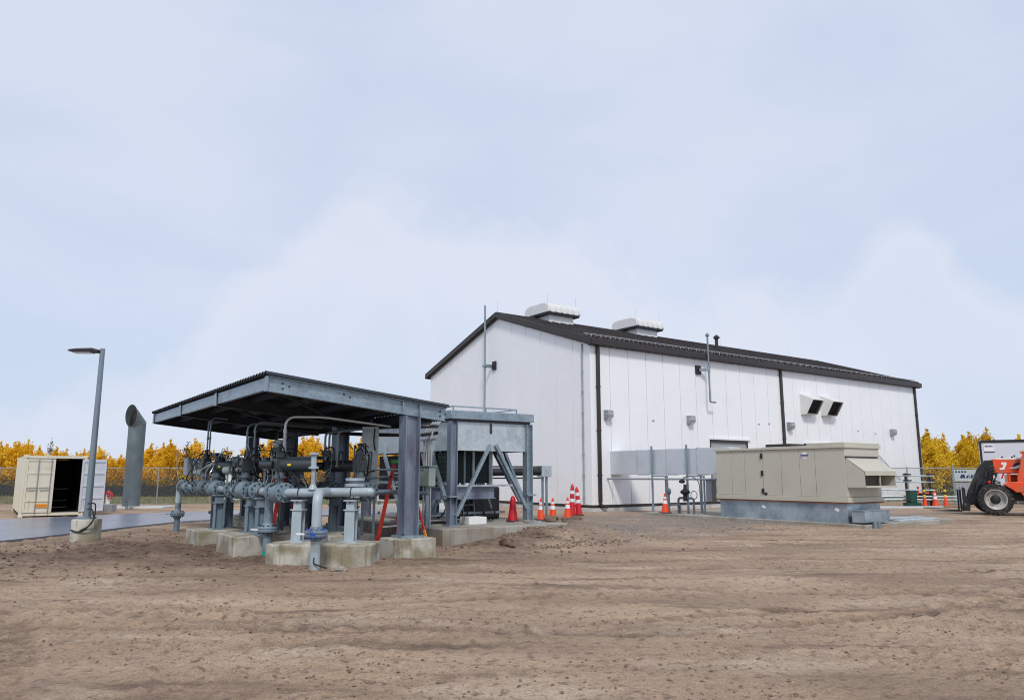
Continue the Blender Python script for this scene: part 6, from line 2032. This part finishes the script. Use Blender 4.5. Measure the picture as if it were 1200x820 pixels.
# ------------------------------------------------------------------ telehandler
T = thing('telehandler', 'orange telehandler with black fork carriage and big treaded tyres facing left', 'telehandler', xyz=(19.15, 30.0, 0.0))
T.location = (20.05, 31.4, 0.0)
T.rotation_euler = (0, 0, -0.45)
def wheel(x, y_, s):
    R_ = 0.665
    yo = -1 if s < 0 else 1                     # outer side
    ty = MB().lathe([(0.40, -0.20), (0.56, -0.215), (0.62, -0.19), (0.64, -0.12), (0.64, 0.12), (0.62, 0.19), (0.56, 0.215), (0.42, 0.20), (0.42, -0.20)], (x, y_, R_), (0, 1, 0), 40, caps=False).build('tyre', 'rubber', T)
    tr = MB()
    for k in range(22):
        t = 2 * PI * k / 22
        for g in (-1, 1):
            tt_ = t + (0.14 if g > 0 else 0)
            p = Vector((x + math.cos(tt_) * 0.645, y_ + g * 0.105, R_ + math.sin(tt_) * 0.645))
            rad_ = Vector((math.cos(tt_), 0, math.sin(tt_)))
            tan_ = Vector((-math.sin(tt_), 0, math.cos(tt_)))
            tr.obox(p, (tan_ * 0.042), (Vector((0, 1, 0)) * 0.115 + tan_ * 0.05 * g), rad_ * 0.028)
            p2 = Vector((x + math.cos(tt_) * 0.60, y_ + g * 0.21, R_ + math.sin(tt_) * 0.60))
            tr.obox(p2, tan_ * 0.035, Vector((0, 1, 0)) * 0.012, rad_ * 0.055)
    tr.build('tread_lugs', 'rubber', ty)
    oy = y_ + yo * 0.0
    rm = MB().lathe([(0.44, 0.215), (0.425, 0.228), (0.40, 0.21), (0.385, 0.15), (0.36, 0.08), (0.33, 0.05), (0.20, 0.06), (0.17, 0.06)], (x, oy, R_), (0, yo, 0), 36, caps=False).build('rim', 'rim', T)
    MB().lathe([(0.20, 0.062), (0.185, 0.09), (0.12, 0.13), (0.11, 0.18), (0.05, 0.19)], (x, oy, R_), (0, yo, 0), 20).build('hub', 'telbk', rm)
    b = MB()
    for k in range(10):
        t = 2 * PI * k / 10
        p = Vector((x + math.cos(t) * 0.25, oy + yo * 0.055, R_ + math.sin(t) * 0.25))
        b.cyl(p, p + Vector((0, yo * 0.03, 0)), 0.02, 6)
    b.build('wheel_nuts', 'rim', rm)
for y_, s in ((30.0, -1), (32.0, 1)):
    wheel(19.15, y_, s)
    wheel(22.55, y_, s)
b = MB()
b.box(18.7, 23.6, 30.55, 31.45, 0.55, 1.02)
b.box(19.0, 19.3, 30.22, 31.78, 0.55, 0.78)
b.box(22.4, 22.7, 30.22, 31.78, 0.55, 0.78)
b.build('chassis', 'telbk', T, bevel=0.02)
# boom with head
bo_ = MB()
bo_.obox((21.7, 30.75, 1.93), (2.42, 0, -0.03), (0, 0.20, 0), (0.004, 0, 0.29))
bm_ = bo_.build('boom', 'telor', T, bevel=0.03)
lg = MB()
yb = 30.535
def plate(poly, y_, m, nm, par):
    return MB().prism(poly, 'y', y_ - 0.004, y_).build(nm, m, par)
# marks on the boom: white hooked letter, then a white streak across a dark oval
plate([(19.50, 1.86), (19.56, 1.80), (19.72, 1.82), (19.80, 1.98), (19.84, 2.02), (19.83, 2.12), (19.62, 2.11), (19.60, 2.03), (19.68, 2.02), (19.66, 1.91)], yb, 'whitep', 'boom_mark', bm_)
plate([(19.9 + 0.0 + 0.27 * (1 + math.cos(t)) + 0.18, 1.955 + 0.15 * math.sin(t)) for t in np.linspace(0, 2 * PI, 20)[:-1]], yb, 'navy', 'boom_mark', bm_)
plate([(19.90, 1.87), (20.10, 1.92), (20.40, 2.03), (20.64, 1.99), (20.40, 1.90), (20.15, 1.85)], yb - 0.005, 'whitep', 'boom_mark', bm_)
plate([(20.75, 1.8), (21.9, 1.78), (21.9, 1.84), (20.75, 1.86)], yb, 'whitep', 'boom_mark', bm_)
b = MB()
for x, z in ((19.6, 2.24), (20.0, 2.25), (20.25, 2.27), (20.55, 2.25)):
    b.lathe([(0.05, 0), (0.05, 0.06), (0.02, 0.08)], (x, 30.7, z), n=10)
b.box(19.4, 21.6, 30.56, 30.62, 2.235, 2.29)
b.build('hose_guard', 'whitep', bm_)
b = MB()
for x, z in ((19.7, 2.31), (20.1, 2.31), (20.2, 2.36), (20.5, 2.30)):
    b.lathe([(0.04, 0), (0.045, 0.04), (0.02, 0.06)], (x, 30.66, z - 0.01), n=8)
b.build('boom_bolts', 'black', bm_)
# boom head (gooseneck) down to the carriage
hd_ = MB()
hd_.prism([(18.95, 2.20), (19.33, 2.22), (19.33, 1.62), (19.0, 1.2), (18.60, 0.45), (17.95, 0.30), (18.15, 0.95), (18.65, 1.9)], 'y', 30.62, 30.88)
hd_.build('boom_head', 'telbk', T, bevel=0.03)
b = MB()
for i, (p, q) in enumerate((((19.3, 30.6, 1.75), (19.05, 30.55, 1.1)), ((19.4, 30.55, 1.7), (19.2, 30.5, 1.2)), ((19.1, 30.52, 2.0), (18.9, 30.5, 1.5)))):
    b.cyl(p, q, 0.045, 10)
    b.cyl(Vector(p).lerp(Vector(q), 0.55), q, 0.028, 8)
b.build('tilt_cylinder', 'telbk', T)
b = MB()
for i in range(4):
    b.tube(fillet([(19.3 + 0.03 * i, 30.52, 2.0 - 0.1 * i), (19.05, 30.45, 1.9 - 0.15 * i), (19.15, 30.42, 1.4 - 0.1 * i), (19.5, 30.5, 1.3 - 0.05 * i)], 0.2), 0.02, 6)
b.build('hydraulic_hose', 'black', T)
MB().bar((19.22, 30.5, 1.58), (19.34, 30.5, 1.42), 0.02, 0.05).build('decal', 'whitep', T)
# carriage and forks
b = MB()
for z in (0.35, 1.0): b.box(18.32, 18.40, 30.0, 31.5, z - 0.06, z + 0.06)
for y_ in (30.0, 31.44): b.box(18.30, 18.40, y_, y_ + 0.06, 0.42, 1.1)
for z in (0.55, 0.75): b.box(18.31, 18.37, 30.02, 31.45, z - 0.03, z + 0.03)
for y_ in (30.25, 30.6, 31.1): b.box(18.41, 18.47, y_, y_ + 0.10, 0.30, 1.05)
b.build('fork_carriage', 'telbk', T)
b = MB()
for i in range(5):
    b.tube(fillet([(18.42, 30.1 + 0.1 * i, 0.9), (18.6, 30.15 + 0.1 * i, 1.3 + 0.05 * i), (18.8, 30.3 + 0.05 * i, 1.1), (18.9, 30.4, 0.8)], 0.2), 0.022, 6)
b.build('hydraulic_hose', 'telbk', T)
for y_ in (30.18, 30.9): MB().box(18.30, 18.315, y_, y_ + 0.22, 0.66, 0.84).build('carriage_plate', 'lightg', T)
MB().lathe([(0.17, -0.06), (0.17, 0.06)], (18.45, 30.3, 0.30), (0, 1, 0), 16).build('pivot_drum', 'telbk', T)
b = MB()
for y_ in (29.96, 30.35, 30.8, 31.2):
    b.bar((18.27, y_, 0.45), (18.27, y_, 1.22), 0.022, 0.03)
b.bar((18.27, 29.9, 1.22), (18.27, 31.3, 1.22), 0.03, 0.03)
b.build('load_guard', 'galvl', T)
for y_ in (30.15, 31.2):
    f_ = MB()
    f_.box(18.20, 18.26, y_, y_ + 0.13, 0.10, 1.0)
    f_.prism([(18.26, 0.10), (17.0, 0.11), (17.0, 0.125), (18.26, 0.15)], 'y', y_, y_ + 0.13)
    f_.build('fork', 'telbk', T)
b = MB()
b.prism([(18.30, 0.12), (18.62, 0.12), (18.66, 0.4), (18.50, 0.75), (18.36, 0.7)], 'y', 30.45, 31.0)
b.build('carriage_bracket', 'telbk', T, bevel=0.02)
for y_ in (30.28,): MB().lathe([(0.10, 0), (0.10, 0.04), (0.04, 0.05)], (18.35, y_, 0.38), (0, -1, 0), 14).build('pivot_pin', 'lightg', T)
# fenders, cab and hood
MB().prism([(19.55, 1.20), (19.72, 1.32), (20.28, 1.32), (20.3, 0.92), (20.02, 0.90), (19.86, 1.02)], 'y', 29.92, 30.45).build('fender', 'telor', T, bevel=0.02)
MB().prism([(20.30, 0.72), (20.12, 0.98), (20.12, 1.5), (20.42, 2.46), (20.56, 2.46), (20.44, 1.7), (20.5, 0.9), (21.9, 0.85), (21.9, 0.68)], 'y', 29.95, 30.08).build('cab_frame', 'telor', T, bevel=0.02)
MB().prism([(20.46, 1.72), (20.60, 2.44), (21.75, 2.44), (21.85, 0.9), (20.54, 0.95)], 'y', 30.0, 30.03).build('cab_glass', 'glass', T)
MB().box(20.4, 21.95, 29.95, 30.52, 2.46, 2.56).build('cab_roof', 'telor', T, bevel=0.02)
MB().box(21.86, 21.97, 29.96, 30.5, 0.7, 2.45).build('cab_pillar', 'telor', T)
MB().box(20.55, 21.85, 30.1, 30.5, 0.75, 1.3).build('cab_interior', 'telbk', T)
MB().prism([(22.0, 1.36), (23.7, 1.36), (23.7, 1.62), (22.0, 1.66)], 'y', 29.95, 30.5).build('hood', 'telor', T, bevel=0.03)
MB().box(19.9, 23.6, 31.0, 32.0, 0.8, 1.62).build('engine_cover', 'telor', T, bevel=0.04)
MB().box(20.45, 20.56, 29.93, 29.949, 1.2, 1.33).build('step_slot', 'telbk', T)
b = MB()
b.cyl((19.86, 30.42, 1.33), (19.86, 30.42, 1.66), 0.065, 12)
b.build('lift_cylinder', 'telor', T)
b = MB()
b.cyl((19.55, 30.4, 1.45), (19.66, 30.4, 1.68), 0.03, 8)
b.build('lift_cylinder', 'crimson', T)
MB().box(19.5, 20.35, 30.3, 30.5, 1.02, 1.15).build('side_rail', 'telbk', T)
MB().lathe([(0.05, 0), (0.07, 0.02), (0.07, 0.05), (0.03, 0.07)], (19.02, 30.36, 1.30), (0, -1, 0), 12).build('reflector', 'crimson', T)

for ch in list(T.children):
    if ch.name.split('.')[0] in ('tyre', 'rim'):
        k_ = 0.945
        for o_ in [ch] + list(ch.children): o_.data.transform(Matrix.Diagonal((k_, 1, k_, 1)))
        if ch.location.x == 0 and max(v.co.x for v in ch.data.vertices) > 2: ch.location.x = -0.25
    else:
        for o_ in [ch] + list(ch.children): o_.data.transform(Matrix.Diagonal((0.88, 1, 1.02, 1)))
        if ch.name.split('.')[0] in ('fork_carriage', 'load_guard', 'fork', 'carriage_bracket', 'pivot_pin', 'carriage_plate', 'pivot_drum'): ch.location.x = -0.42

# ------------------------------------------------------------------ rocks and lumps by the slab
def rock(label, x, y_, s, m, seed, name='rock', zoff=0.0):
    r_ = np.random.default_rng(seed)
    import bmesh
    bm = bmesh.new()
    bmesh.ops.create_icosphere(bm, subdivisions=3, radius=1.0)
    off = r_.random(3) * 10
    for v in bm.verts:
        c = v.co.copy()
        k = 1 + 0.45 * (vnoise(np.array([c.x * 1.3 + off[0]]), np.array([c.y * 1.3 + c.z * 1.7 + off[1]]), seed)[0]) + 0.18 * vnoise(np.array([c.x * 4 + off[0]]), np.array([c.y * 4 - c.z * 3.1]), seed + 5)[0]
        v.co = Vector((c.x * s[0] * k, c.y * s[1] * k, c.z * s[2] * k + s[2] * 0.4))
    me = bpy.data.meshes.new(name)
    bm.to_mesh(me)
    bm.free()
    me.materials.append(M[m])
    o = bpy.data.objects.new(name, me)
    COL.objects.link(o)
    o.location = (x, y_, gz(x, y_) + zoff)
    o['label'] = label; o['category'] = name.replace('_', ' '); o['group'] = 'lumps and rocks by the slab'
rock('dark brown lump of earth lying alone in front of the slab', -0.12, 17.6, (0.20, 0.16, 0.13), 'clod', 3, 'earth_lump')
rock('flat pale rock on the earth against the slab front', 0.15, 20.3, (0.22, 0.12, 0.06), 'stone', 5)
rock('pale rock with dark side near the right cooler leg', 0.42, 20.5, (0.14, 0.10, 0.10), 'stone', 8)
rock('brown earth lump at the slab end, left of two', 1.05, 20.9, (0.26, 0.18, 0.12), 'clod', 11, 'earth_lump')
rock('largest brown earth lump at the slab end, right of two', 1.65, 21.0, (0.36, 0.2, 0.13), 'clod', 14, 'earth_lump')
rock('small pale rock between the earth lumps at the slab end', 1.30, 20.3, (0.12, 0.09, 0.05), 'stone', 17)
rock('small pale rock on the soil mound left of the others', -0.35, 19.6, (0.13, 0.08, 0.05), 'stone', 19)
rock('small pale stone lying in front of the lamp post base', -9.6, 16.2, (0.09, 0.07, 0.04), 'stone', 23)
rock('small tan stone beside the foot of the bent front pipe', -3.05, 13.45, (0.13, 0.10, 0.05), 'stone', 29)
